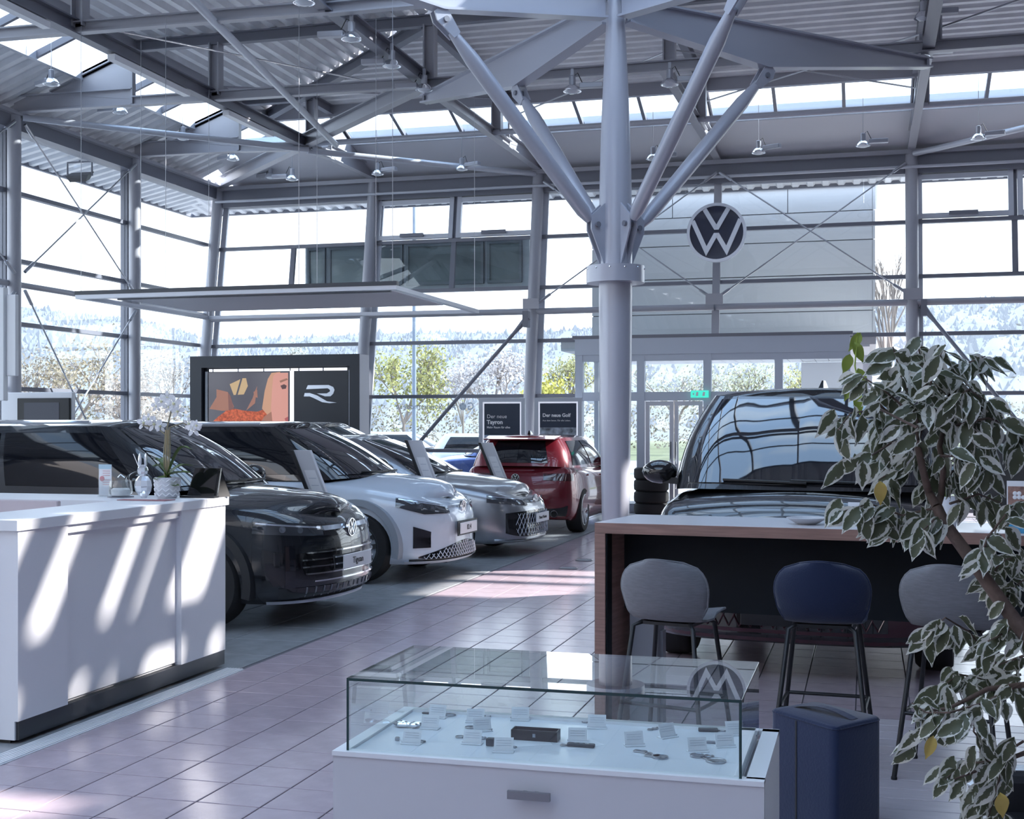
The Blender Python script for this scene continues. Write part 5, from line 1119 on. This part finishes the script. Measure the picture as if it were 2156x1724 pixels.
# ---- bar stools
def stool(name,label,p,rz,m):
    t=thing(name,label,'stool',p,rz,'bar stools at the high table')
    nu,nv=22,26; rows=[]; prof=[(.20,.685),(.17,.705),(.10,.70),(0,.69),(-.10,.695),(-.16,.72),(-.19,.77),(-.205,.83),(-.215,.90),(-.22,.965)]
    P3=[(a,b) for a,b in prof]
    front,back=[],[]
    for j in range(nv+1):
        f=j/nv; c=cmr(P3,f*(len(P3)-1)); y,z=c
        hw = float(np.interp(f,[0,.12,.3,.42,.52,.64,.78,1],[.16,.195,.19,.168,.176,.205,.218,.215]))
        if f<.10: hw=hw-.07+.07*math.sqrt(max(0.,1-((.10-f)/.10)**2))
        if f>.80: hw=hw-.115+.115*math.sqrt(max(0.,1-((f-.80)/.20)**2))
        k=min(1,max(0,(f-.4)/.25))
        fr,bk=[],[]
        for i in range(nu+1):
            u=-1+2*i/nu; x=hw*u; wrap=.085*abs(u)**2.2*k; lift=.022*abs(u)**2.5*(1-k)
            c2=cmr(P3,min(1,f+.02)*(len(P3)-1))-cmr(P3,max(0,f-.02)*(len(P3)-1)); n=np.array([c2[1],-c2[0]]); n/=np.hypot(*n)
            pt=Vector((x,y+wrap,z+lift+(.018*(1-u*u)*max(0,(f-.6)/.4)**2)-.02*(1-k)*abs(u)**3*(1 if .3<f<.6 else 0))); th=.011*(1-.5*abs(u)**6)
            fr.append(pt+Vector((0,n[0],n[1]))*th); bk.append(pt-Vector((0,n[0],n[1]))*th)
        front.append(fr); back.append(bk)
    b=MB(); b.grid(front); b.grid(back,True)
    edge=lambda G:[r[0] for r in G]+G[-1][1:-1]+[r[-1] for r in G[::-1]]+G[0][1:-1][::-1]
    e1,e2=edge(front),edge(back); n=len(e1); b.add(e1+e2,[(i,(i+1)%n,n+(i+1)%n,n+i) for i in range(n)]); sh=b.build('shell',m,t,50,clean=True)
    ep=[(p+q)/2 for p,q in zip(e1,e2)]; MB().path(ep+[ep[0]],.0065,6).build('piping',m,t,60)
    for sx in (-1,1):
        for sy in (-1,1): MB().path([(sx*.12,sy*.10,.675),(sx*.15,sy*.14,.66),(sx*.225,sy*.215,0)],.0115,8).build('leg',black,t,60)
    fr=MB(); q=[(-.2,-.19,.2),(.2,-.19,.2),(.2,.19,.2),(-.2,.19,.2)]
    k=.30; q=[(sx*(.225-.075*k/.66),sy*(.215-.075*k/.66),k) for sx,sy in ((-1,-1),(1,-1),(1,1),(-1,1))]
    for a,c in zip(q,q[1:]+q[:1]): fr.tube(a,c,.009,8)
    fr.build('footrest',black,t,60); MB().box(-.13,-.11,.665,.13,.11,.68).build('seat_frame',black,t)
    for sx in (-1,1):
        for sy in (-1,1): MB().lathe([(.014,0),(.014,.012),(.012,.014)],10,(sx*.224,sy*.214,0)).build('glide',black,t)
    return t
gfab=mat('stool_grey',(.165,.165,.185),.85,noise=(22,.12,(1,1,8)),bump=(120,.25,(1,1,6)),sheen=.2); bfab=mat('stool_blue',(.002,.010,.045),.85,bump=(150,.2),sheen=.2)
def cw(X,Y): return (X*C_-Y*S_,X*S_+Y*C_,0)
stool('bar_stool','grey upholstered bar stool nearest the table leg',cw(.775,6.15),YAW-math.radians(14)-.269,gfab)
stool('bar_stool','dark blue upholstered bar stool between the two grey ones',cw(1.475,6.08),YAW-math.radians(3)-.269,bfab)
stool('bar_stool','grey upholstered bar stool partly covered by the ficus',cw(2.035,5.92),YAW-math.radians(14)-.269,gfab)
# ---- blue pouf
pc=[Vector((-.385,5.36)),Vector((-.119,5.085)),Vector((.056,5.325)),Vector((-.212,5.55))]; cen=sum(pc,Vector((0,0)))/4
pf=thing('pouf','tall dark blue fabric pouf with a carrying strap, right of the showcase','pouf',(cen.x,cen.y,0)); pq=[p-cen for p in pc]
bm_f=mat('pouf_blue',(.004,.014,.058),.8,bump=(90,.15),sheen=.25)
def ringp(k,z,rr=.10):
    o=[]
    for i in range(4):
        a,b_,c=pq[i-1]*k,pq[i]*k,pq[(i+1)%4]*k
        for f in (.0,.33,.67,1.):
            s1=b_+(a-b_)*rr; s2=b_+(c-b_)*rr; p=(s1*(1-f)**2+b_*(2*f*(1-f))+s2*f*f); o.append((p.x,p.y,z))
    return o
MB().loft([ringp(.97,.0),ringp(1.,.015),ringp(1.,.43),ringp(.985,.446),ringp(.95,.45)]).build('body',bm_f,pf,50)
for k in range(4):
    a,b_=pq[k],pq[(k+1)%4]
MB().path([Vector(q_) for q_ in ringp(1.,.438)+ringp(1.,.438)[:1]],.003,5).build('piping',bm_f,pf)
s0,s1=(pq[0]*.45+pq[3]*.35),(pq[1]*.35+pq[2]*.45); sd_=(s1-s0).normalized(); sp_=Vector((-sd_.y,sd_.x))*.022
rows=[]
for f in np.linspace(0,1,9): c=s0+(s1-s0)*f; z=.452+.022*math.sin(math.pi*f); rows.append([(c.x-sp_.x,c.y-sp_.y,z),(c.x+sp_.x,c.y+sp_.y,z)])
b=MB(); b.grid(rows); b.grid([[(p[0],p[1],p[2]-.003) for p in r] for r in rows],True); b.build('strap',bm_f,pf)
a,b_=pq[0],pq[1]; m_=a+(b_-a)*.42; nrm=Vector(((b_-a).y,-(b_-a).x)).normalized()*.002; d=(b_-a).normalized()*.004; MB().ext([(m_.x-d.x+nrm.x,m_.y-d.y+nrm.y,.01),(m_.x+d.x+nrm.x,m_.y+d.y+nrm.y,.01),(m_.x+d.x+nrm.x,m_.y+d.y+nrm.y,.432),(m_.x-d.x+nrm.x,m_.y-d.y+nrm.y,.432)],(nrm.x*.5,nrm.y*.5,0)).build('seam',black,pf)
# ---- low round table and dark chair at the lower right edge
lt=thing('side_table','low white table with grey veined top at the lower right edge','table',(at(2150,1640,4.4).x,at(2150,1640,4.4).y,0)); zt_=at(2150,1640,4.4).z
mar=mat('table_map',(.74,.77,.80),.3,noise=(28,.22)); MB().lathe([(.001,-.012),(.20,-.012),(.205,-.004),(.20,0),(.001,0)],40,(0,0,zt_)).build('top',mar,lt,40); MB().tube((0,0,.02),(0,0,zt_-.01),.025,12).build('column',black,lt,40); MB().lathe([(.001,0),(.17,0),(.165,.015),(.03,.025)],32).build('base',black,lt,40)
sh_=thing('map_sheet','white printed map sheet lying on the low round table','paper',(lt.location.x-.02,lt.location.y-.03,zt_+.001),.3); MB().box(-.13,-.09,0,.12,.09,.0008).build('sheet',mat('map_print',(.72,.76,.80),.6,noise=(45,.25)),sh_)
ch=thing('lounge_chair','black lounge chair cut off by the lower right corner','chair',cw(1.72,3.86),.2); MB().rbox(-.22,-.22,.30,.24,.24,.40,.04).build('seat',black,ch); MB().rbox(-.22,.15,.38,.24,.22,.52,.03).build('backrest',black,ch)
for sx in (-.18,.2):
    for sy in (-.18,.2): MB().tube((sx,sy,0),(sx,sy,.31),.012,8).build('leg',black,ch)
# ---- screen wall with emblem letter
rw=thing('screen_wall','anthracite display wall with a video screen and silver letter emblem','display wall',(-10.71,22.0,0))
an=mat('wall_anthracite',(.018,.023,.034),.45); led=mat('led_strip',(.9,.9,.95),.4,emit=((.9,.92,1),.5))
X0,X1,ZT=-1.73,1.73,2.91
MB().box(X0,0,2.69,X1,.45,ZT).build('frame_top',an,rw); MB().box(X0,0,0,X0+.24,.45,2.69).build('frame_side',an,rw); MB().box(X1-.20,0,0,X1,.45,2.69).build('frame_side',an,rw)
MB().box(X1,.003,0,X1+.012,.45,ZT-.003).build('side_cheek',mat('cheek_grey',(.55,.55,.60),.5),rw); MB().box(X0+.24,.12,0,X1-.2,.2,2.69).build('back_panel',an,rw)
for a,c in ((-1.38,-1.32),(-1.29,-.79),(-.76,-.26),(-.23,.28),(.31,.46),(.49,.95),(.98,1.44)): MB().box(a,.10,2.615,c,.12,2.665).build('led_segment',led,rw)
MB().box(.30,.09,.4,.37,.12,2.62).build('led_divider',led,rw); MB().box(-1.46,.09,.4,-1.41,.12,2.62).build('led_divider',mat('divider_grey',(.5,.52,.56),.4),rw); MB().box(1.48,.10,.4,1.49,.12,2.62).build('led_divider',steel_l,rw)
MB().box(.40,.10,.3,1.47,.12,2.60).build('emblem_panel',mat('emblem_panel',(.012,.016,.026),.3),rw)
scr=MB().box(-1.38,.08,.9,.28,.12,2.60).build('screen',mat('screen_dark',(.02,.02,.025),.2,emit=((.028,.026,.035),1.)),rw)
def em(n,c,k=.75): return mat('screen_'+n,tuple(x*.6 for x in c),.5,emit=(c,k*.34))
def pic(name,pts,m,lay=1): MB().ext([(x,.08-.0012*lay,z) for x,z in pts],(0,.001,0)).build(name,m,scr)
def sx_(u): return -1.38+1.66*(u-430)/(610-430)
def sz_(v): return 2.60-(v-772)*(26.0/F)*.97
U=lambda L_: [(sx_(u),sz_(v)) for u,v in L_]
pic('car_window',U([(478,796),(507,784),(515,784),(519,800),(510,817),(487,818)]),em('cream',(.62,.42,.22),.8))
pic('window_pillar',U([(503,784),(507,784),(496,818),(492,818)]),em('dark',(.03,.025,.03)),2)
pic('seat',U([(432,846),(448,822),(448,806),(466,810),(474,812),(488,842),(476,850),(460,850)]),em('tan',(.42,.19,.13)))
pic('seat_side',U([(474,812),(480,820),(488,846),(476,850)]),em('tan2',(.25,.11,.09)),2)
pic('seat_far',U([(515,850),(535,835),(540,800),(534,812),(530,824)]),em('tan',(.42,.19,.13)))
pic('headrest',U([(532,812),(540,808),(541,824),(533,822)]),em('tan',(.42,.19,.13)),2)
knit=mat('screen_knit',(.75,.13,.05),.5,noise=(22,.75),emit=((.60,.09,.03),.16))
pic('sweater',U([(432,886),(436,875),(452,862),(470,850),(490,846),(512,850),(540,852),(560,846),(572,860),(590,886)]),knit,2)
pic('hair',U([(551,846),(557,810),(564,786),(572,774),(592,772),(580,800),(576,830),(578,850),(566,862)]),em('blonde',(.68,.36,.22)),3)
pic('face',U([(576,780),(584,774),(609,774),(609,886),(585,886),(574,870),(571,850),(573,812)]),em('skin',(.72,.33,.26),.85),4)
pic('eye',U([(592,800),(600,797),(606,800),(604,806),(596,807)]),em('eye',(.12,.06,.06)),5); pic('brow',U([(590,790),(606,785),(609,788),(592,794)]),em('brow',(.38,.18,.12)),5); pic('mouth',U([(601,866),(609,862),(609,872),(604,872)]),em('lips',(.5,.12,.12)),5)
pic('lapel',U([(540,886),(556,862),(572,852),(574,870),(560,886)]),em('tan',(.42,.19,.13)),5)
Rm=[]; 
def rx(u): return .40+1.07*(u-619)/(737-619)
Z=lambda v: 2.60-(v-772)*(25.4/F)*.97
sl=MB(); ol=MB()
up=[(644,808),(648,800),(694,800),(704,804),(707,810),(704,818),(698,823),(686,823),(668,817),(690,817),(697,813),(697,810),(692,806.5),(650,808)]
sl.ext([(rx(u),.094,Z(v)) for u,v in up],(0,.008,0)); sl.build('emblem_letter',silver,rw)
sl=MB(); sl.ext([(rx(u),.094,Z(v)) for u,v in ((639,823),(641,816),(652,816),(668,821),(690,833),(712,836),(696,837),(680,835),(660,826),(652,823))],(0,.008,0)); sl.build('emblem_letter',silver,rw)
# ---- poster frames
def poster(label,x,lines,pm,photo):
    t=thing('poster_frame',label,'poster',(x,22.75,0)); fa=mat('poster_alu',(.46,.49,.56),.4,.3)
    for q in ((-.44,0,-.37,2.10),(.37,0,.44,2.10),(-.37,2.03,.37,2.10),(-.37,.05,.37,.15)): MB().box(q[0],0,q[1],q[2],.06,q[3]).build('frame',fa,t)
    MB().box(-.37,.02,.15,.37,.04,2.03).build('light_box',mat('lightbox',(.8,.8,.85),.5,emit=((.8,.85,1),.25)),t)
    MB().box(-.34,.016,1.42 if photo==1 else 1.56,.34,.02,2.0).build('headline_panel',mat('poster_navy',(.012,.026,.06),.4),t)
    MB().box(-.34,.016,.2,.34,.02,1.42 if photo==1 else 1.56).build('printed_photo',pm,t)
    for (s,z,sz,bd) in lines: text_mesh('headline',s,sz,white,t,axes((-.29,.0145,z),(1,0,0),(0,0,1)),.001,'LEFT',bd)
    for k in (-1,1): MB().box(k*.4-.05,-.15,0,k*.4+.05,.25,.03).build('foot',fa,t)
poster('tall dark blue poster frame left, behind the silver car',-6.48,[('Der neue',1.76,.10,0),('Tayron',1.655,.105,.004),('Mehr Raum f\u00fcr alles',1.56,.055,.001)],mat('poster_sky',(.34,.42,.56),.5,noise=(1.2,.2)),1)
poster('tall dark blue poster frame right, behind the red hatchback',-5.42,[('Der neue Golf',1.78,.088,.003),('Aus dem Innen. F\u00fcr alle Leben.',1.685,.042,0)],mat('poster_photo',(.30,.34,.40),.5,noise=(9,.8)),2)
# ---- slanted info stands beside the cars
def stand(label,u,vt,vb,Y,lean=.62):
    p=at(u,vb,Y); top=at(u,vt,Y); p+=vx*(.62*.9*p.z/top.z-.02); t=thing('info_stand',label,'sign stand',(p.x,p.y,0),YAW-.2,'slanted info stands beside the cars'); H_=top.z
    w=.08; z0=H_*.45; xo=lambda z:-lean*.9*z/H_; b=MB(); ring=lambda z,a,c,d:[(a+xo(z),-d,z),(c+xo(z),-d,z),(c+xo(z),d,z),(a+xo(z),d,z)]
    b.loft([ring(z0,-w,w,.03),ring(H_,-w,w,.03)]); b.build('panel',mat('stand_grey',(.60,.60,.64),.45),t)
    b=MB(); b.loft([ring(z0,-w-.035,-w,.05),ring(H_,-w-.035,-w,.05)]); b.build('edge',black,t)
    MB().box(xo(z0)-.05,-.025,.015,xo(z0)+.03,.025,z0+.02).build('post',black,t)
    f=lambda z,x:(x-lean*.9*z/H_,-.034,z)
    MB().ext([f(H_*.45,-.05),f(H_*.45,.055),f(H_*.86,.055),f(H_*.86,-.05)],(0,.003,0)).build('sheet',mat('paper',(.8,.8,.83),.6),t)
    for k in range(5): MB().ext([f(H_*(.80-.05*k),-.035),f(H_*(.80-.05*k),.04),f(H_*(.80-.05*k)+.008,.04),f(H_*(.80-.05*k)+.008,-.035)],(0,-.001,0)).build('printed_line',steel_l,t)
    MB().rbox(xo(z0)-.13,-.10,0,xo(z0)+.11,.10,.02,.005).build('base',black,t)
stand('slanted grey info stand between the dark car and the white crossover',668,948,1028,12.3)
stand('slanted grey info stand between the white crossover and the silver estate',903,927,1002,15.1)
stand('slanted grey info stand in front of the red hatchback',1056,932,1005,17.8)
# ---- boards at the left edge
lb_=thing('wall_sign','tall white sign panel fixed at the left edge of the hall','sign',(-11.95,15.6,0)); MB().rbox(-.55,0,1.95,.20,.10,3.55,.01).build('panel',white,lb_); MB().rbox(.20,.05,2.30,.36,.12,3.45,.01).build('wing',white,lb_); MB().box(-.4,.1,0,-.3,.2,3.4).build('post',steel,lb_); MB().box(-.1,.1,0,0,.2,3.4).build('post',steel,lb_)
tv=thing('video_board','white board with a dark television screen behind the dark car','screen',(-12.35,17.2,0)); MB().rbox(-.65,0,.2,.62,.08,2.11,.01).build('board',white,tv); MB().rbox(-.33,-.05,1.35,.60,.0,2.02,.008).build('television',black,tv); MB().box(-.2,-.056,1.45,.42,-.05,1.95).build('television_picture',mat('tv_dim',(.02,.022,.03),.6,emit=((.03,.035,.05),.5)),tv); MB().box(-.5,-.1,0,.5,.2,.2).build('foot',steel_d,tv)
# ---- stack of tyres by the doors
for k in range(4):
    t=thing('tyre','black tyre in the stack beside the entrance, '+('lowest','second from below','third from below','topmost')[k],'tyre',(-3.75,23.0,.21*k),0,'tyre stack'); MB().lathe([(.19,.0),(.28,.0),(.31,.03),(.315,.10),(.31,.18),(.28,.205),(.19,.205),(.17,.10)],32,caps=False).build('carcass',tyre_m,t,40); MB().lathe([(.02,.06),(.18,.05),(.19,.1),(.18,.15)],24,caps=False).build('rim',steel_l,t,40)
# ================================================================ variegated ficus in the right foreground
fm=bpy.data.materials.new('ficus_leaf'); fm.use_nodes=True; N,L=fm.node_tree.nodes,fm.node_tree.links; pb=N['Principled BSDF']; pb.inputs['Roughness'].default_value=.42; pb.inputs['Specular IOR Level'].default_value=.4
uv=N.new('ShaderNodeUVMap'); sp_n=N.new('ShaderNodeSeparateXYZ'); L.new(uv.outputs[0],sp_n.inputs[0])
oi=N.new('ShaderNodeObjectInfo'); geo=N.new('ShaderNodeNewGeometry')
cx=N.new('ShaderNodeCombineXYZ'); L.new(oi.outputs['Random'],cx.inputs[2]); vm=N.new('ShaderNodeVectorMath'); vm.operation='SCALE'; vm.inputs[3].default_value=37; L.new(cx.outputs[0],vm.inputs[0]); va_=N.new('ShaderNodeVectorMath'); L.new(uv.outputs[0],va_.inputs[0]); L.new(vm.outputs[0],va_.inputs[1])
nz=N.new('ShaderNodeTexNoise'); nz.inputs['Scale'].default_value=5.5; nz.inputs['Detail'].default_value=2; L.new(va_.outputs[0],nz.inputs[0])
def mth(op,a,b=None,c=None):
    n=N.new('ShaderNodeMath'); n.operation=op
    for i,x in enumerate((a,b,c)):
        if x is None: continue
        if isinstance(x,(int,float)): n.inputs[i].default_value=x
        else: L.new(x,n.inputs[i])
    return n.outputs[0]
d=mth('ABSOLUTE',mth('MULTIPLY_ADD',sp_n.outputs[0],2.,-1.))
val=mth('ADD',d,mth('MULTIPLY_ADD',nz.outputs['Fac'],1.15,-.58)); val=mth('ADD',val,mth('MULTIPLY',mth('GREATER_THAN',sp_n.outputs[1],.86),.5)); val=mth('ADD',val,mth('MULTIPLY_ADD',oi.outputs['Random'],.5,-.2))
r1=N.new('ShaderNodeValToRGB'); r1.color_ramp.interpolation='LINEAR'; r1.color_ramp.elements[0].position=.50; r1.color_ramp.elements[1].position=.58; r1.color_ramp.elements[0].color=(.10,.11,.065,1); r1.color_ramp.elements[1].color=(.72,.71,.65,1); L.new(val,r1.inputs[0]); L.new(r1.outputs[0],pb.inputs['Base Color'])
tl_=N.new('ShaderNodeBsdfTranslucent'); L.new(r1.outputs[0],tl_.inputs[0]); ms=N.new('ShaderNodeMixShader'); ms.inputs[0].default_value=.30; L.new(pb.outputs[0],ms.inputs[1]); L.new(tl_.outputs[0],ms.inputs[2]); L.new(ms.outputs[0],N['Material Output'].inputs[0])
young=mat('ficus_young',(.30,.38,.07),.45); yellow=mat('ficus_yellow',(.50,.36,.09),.5); fbark=mat('ficus_bark',(.12,.08,.065),.8,noise=(40,.25),bump=(60,.3))
rgf=random.Random(11)
def leaf_rows(Ln,w,fold,droop,curl):
    rows=[]; uvs=[]
    for i in range(8):
        f=i/7; ww=w*(math.sin(math.pi*min(1,f*1.02)**.78)**.85 if f<.97 else .02); ww=max(ww,w*.03); row=[]
        if f>.82: ww*=.75
        for j in range(5):
            u=-1+j/2; row.append((ww*u,Ln*f,fold*abs(u)*ww-droop*Ln*f*f+curl*math.sin(f*9+u)*.004)); uvs.append(((u+1)/2,f))
        rows.append(row)
    return rows,uvs
def leaf_mesh(k):
    rows,uvs=leaf_rows(.072*rgf.uniform(.9,1.1),.0175*rgf.uniform(.9,1.15),rgf.uniform(.1,.5),rgf.uniform(.05,.3),rgf.uniform(0,1)); b=MB(); b.grid(rows)
    me=bpy.data.meshes.new('leaf'); me.from_pydata(b.v,[],b.f); ul=me.uv_layers.new(name='UVMap')
    for lp in me.loops: ul.data[lp.index].uv=uvs[lp.vertex_index]
    me.materials.append(fm); me.polygons.foreach_set('use_smooth',[True]*len(me.polygons)); return me
LM=[leaf_mesh(k) for k in range(7)]
base=at(2330,894,2.75); base.z=0
fc=thing('ficus_tree','variegated cream and green ficus reaching in from the right edge','plant',base)
B0=Vector(base)
def fa(u,v,Y): return at(u,v,Y)-B0
MB().lathe([(.14,0),(.15,.0),(.19,.34),(.18,.35),(.17,.33),(.14,.02)],28).build('pot',mat('ficus_pot',(.2,.2,.22),.5),fc,40); MB().lathe([(.001,.31),(.175,.31)],20,caps=False).build('soil',mat('soil',(.05,.035,.025),.9),fc)
MB().path([Vector((0,0,.30)),fa(2260,1480,2.74),fa(2165,1345,2.75),fa(2110,1270,2.77),fa(2050,1185,2.80),fa(2010,1130,2.82),fa(1985,1095,2.84),fa(1972,1066,2.85)],[.020,.019,.0165,.0155,.0145,.0135,.013,.012],9).build('trunk',fbark,fc,60)
for pts,r in (([(1972,1066),(1955,1035),(1942,985),(1930,930),(1945,870),(1952,830),(1940,770)],(.011,.009,.008,.0075,.007,.006,.004)),([(1974,1064),(1982,1040),(1986,990),(1978,940),(1990,890),(1985,830)],(.009,.008,.0065,.006,.005,.003)),([(1930,930),(1890,890),(1850,850)],(.006,.005,.003)),([(2165,1440),(2080,1450),(2000,1490),(1930,1500)],(.007,.006,.004,.002)),([(2170,1580),(2090,1610),(2010,1640)],(.006,.004,.002))):
    MB().path([fa(u,v,2.85+.03*math.sin(i*2)) for i,(u,v) in enumerate(pts)],list(r),7).build('branch',fbark,fc,60)
TW=[([(1935,900),(1900,800),(1880,730)],15),([(1950,860),(1965,780),(1990,725)],15),([(1960,850),(2020,770),(2075,750)],17),([(1955,870),(2040,820),(2085,850)],15),([(1930,880),(1860,820),(1810,790)],15),([(1930,900),(1850,860),(1790,870),(1765,905)],16),
([(1940,930),(1880,930),(1825,965),(1785,975)],11),([(1950,950),(1900,980),(1850,1010)],15),([(1960,930),(2030,900),(2090,940)],18),([(1980,960),(2040,960),(2090,990)],14),([(1990,900),(2080,880),(2140,900),(2156,940)],16),([(2000,1060),(2060,1040),(2110,1060)],8),
([(1965,1070),(1900,1085),(1830,1060),(1780,1075)],20),([(1970,1075),(1920,1100),(1880,1095),(1830,1095)],12),([(1975,1085),(1960,1100),(1945,1115)],8),([(2060,1190),(2080,1130),(2120,1080),(2150,1060)],16),([(2080,1220),(2110,1180),(2150,1170)],14),([(2110,1270),(2130,1240),(2156,1220)],11),
([(2156,1380),(2100,1400),(2040,1330),(1990,1300),(1955,1330)],20),([(2150,1420),(2080,1430),(2020,1420),(1990,1440)],20),([(2150,1440),(2070,1480),(2000,1500),(1950,1500),(1920,1480)],22),([(1980,1500),(1940,1540),(1912,1560)],7),([(2060,1470),(2050,1540),(2080,1580)],10),([(2156,1560),(2090,1600),(2030,1610),(1990,1640)],16),([(2100,1600),(2060,1660),(2030,1690)],14),([(2110,1620),(2090,1690),(2080,1724)],10),
([(2156,1300),(2120,1330),(2080,1350)],10),([(1960,820),(1940,760),(1930,715)],12),([(1985,890),(1990,840),(2030,800)],13),([(1940,960),(1960,1000),(1950,1040)],14),([(1985,1010),(2010,990),(2020,1010)],9),([(1900,860),(1870,900),(1860,930)],12),([(2040,870),(2060,900),(2050,950)],12)]
stuffb=MB(); st_uv=[]; nleaf=0
for ti,(tw,n) in enumerate(TW):
    Y0=2.86+rgf.uniform(-.13,.13); pts=[fa(u,v,Y0+.04*math.sin(k*1.7+ti)) for k,(u,v) in enumerate(tw)]
    if len(pts)>2: MB().path(pts,[.0032-.0018*k/(len(pts)-1) for k in range(len(pts))],5).build('twig',fbark,fc,60)
    n=int(n*1.45)
    for k in range(n):
        f=(k+.5)/n*(len(pts)-1); i=min(int(f),len(pts)-2); p=pts[i].lerp(pts[i+1],f-i)+Vector((rgf.gauss(0,.012),rgf.gauss(0,.03),rgf.gauss(0,.010)))
        tdir=(pts[i+1]-pts[i]).normalized(); side=vx*rgf.choice((-1,1))*rgf.uniform(.2,.75)
        y=(Vector((0,0,-1))*rgf.uniform(.35,1.1)+side+tdir*.35+vy*rgf.uniform(-.5,.5)).normalized()
        nn=(-vy*rgf.uniform(.2,1.)+Vector((0,0,1))*rgf.uniform(.1,.9)+vx*rgf.uniform(-.7,.7)); x=y.cross(nn).normalized(); z=x.cross(y); s=rgf.uniform(.66,1.12)
        M4=Matrix(((x.x*s,y.x*s,z.x*s,p.x),(x.y*s,y.y*s,z.y*s,p.y),(x.z*s,y.z*s,z.z*s,p.z),(0,0,0,1)))
        if nleaf<298 and k%2:
            o=link('leaf',LM[rgf.randrange(7)],fc); o.matrix_basis=M4; nleaf+=1
        else:
            rows,uvs=leaf_rows(.072,.0178,.3,.15,.4); stuffb.grid([[M4@Vector(q) for q in r] for r in rows]); st_uv+=uvs
so=stuffb.build('leaf_mass',fm,fc,60,kind='stuff'); ul=so.data.uv_layers.new(name='UVMap')
for lp in so.data.loops: ul.data[lp.index].uv=st_uv[lp.vertex_index]
def oneleaf(u,v,Y,m,rot,s=1.):
    me=LM[rgf.randrange(7)].copy(); me.materials.clear(); me.materials.append(m); y=(Vector((0,0,-1))+vx*rot).normalized(); x=y.cross(-vy).normalized(); z=x.cross(y); p=fa(u,v,Y); o=link('leaf',me,fc); o.matrix_basis=Matrix(((x.x*s,y.x*s,z.x*s,p.x),(x.y*s,y.y*s,z.y*s,p.y),(x.z*s,y.z*s,z.z*s,p.z),(0,0,0,1)))
oneleaf(1852,1012,2.7,yellow,.1,.8); oneleaf(1965,1548,2.7,yellow,-.3,.8); oneleaf(2105,1668,2.7,yellow,.2,.9)
for u,v,r in ((1812,700,-.6),(1798,720,.5),(1790,745,-.3),(1806,775,.4),(1797,800,-.4),(1803,830,.2)): oneleaf(u,v,3.0,young,r,.75)
MB().path([fa(1850,860,2.9),fa(1815,840,2.95),fa(1800,770,3.0),fa(1806,700,3.0)],.002,5).build('twig',young,fc,60)
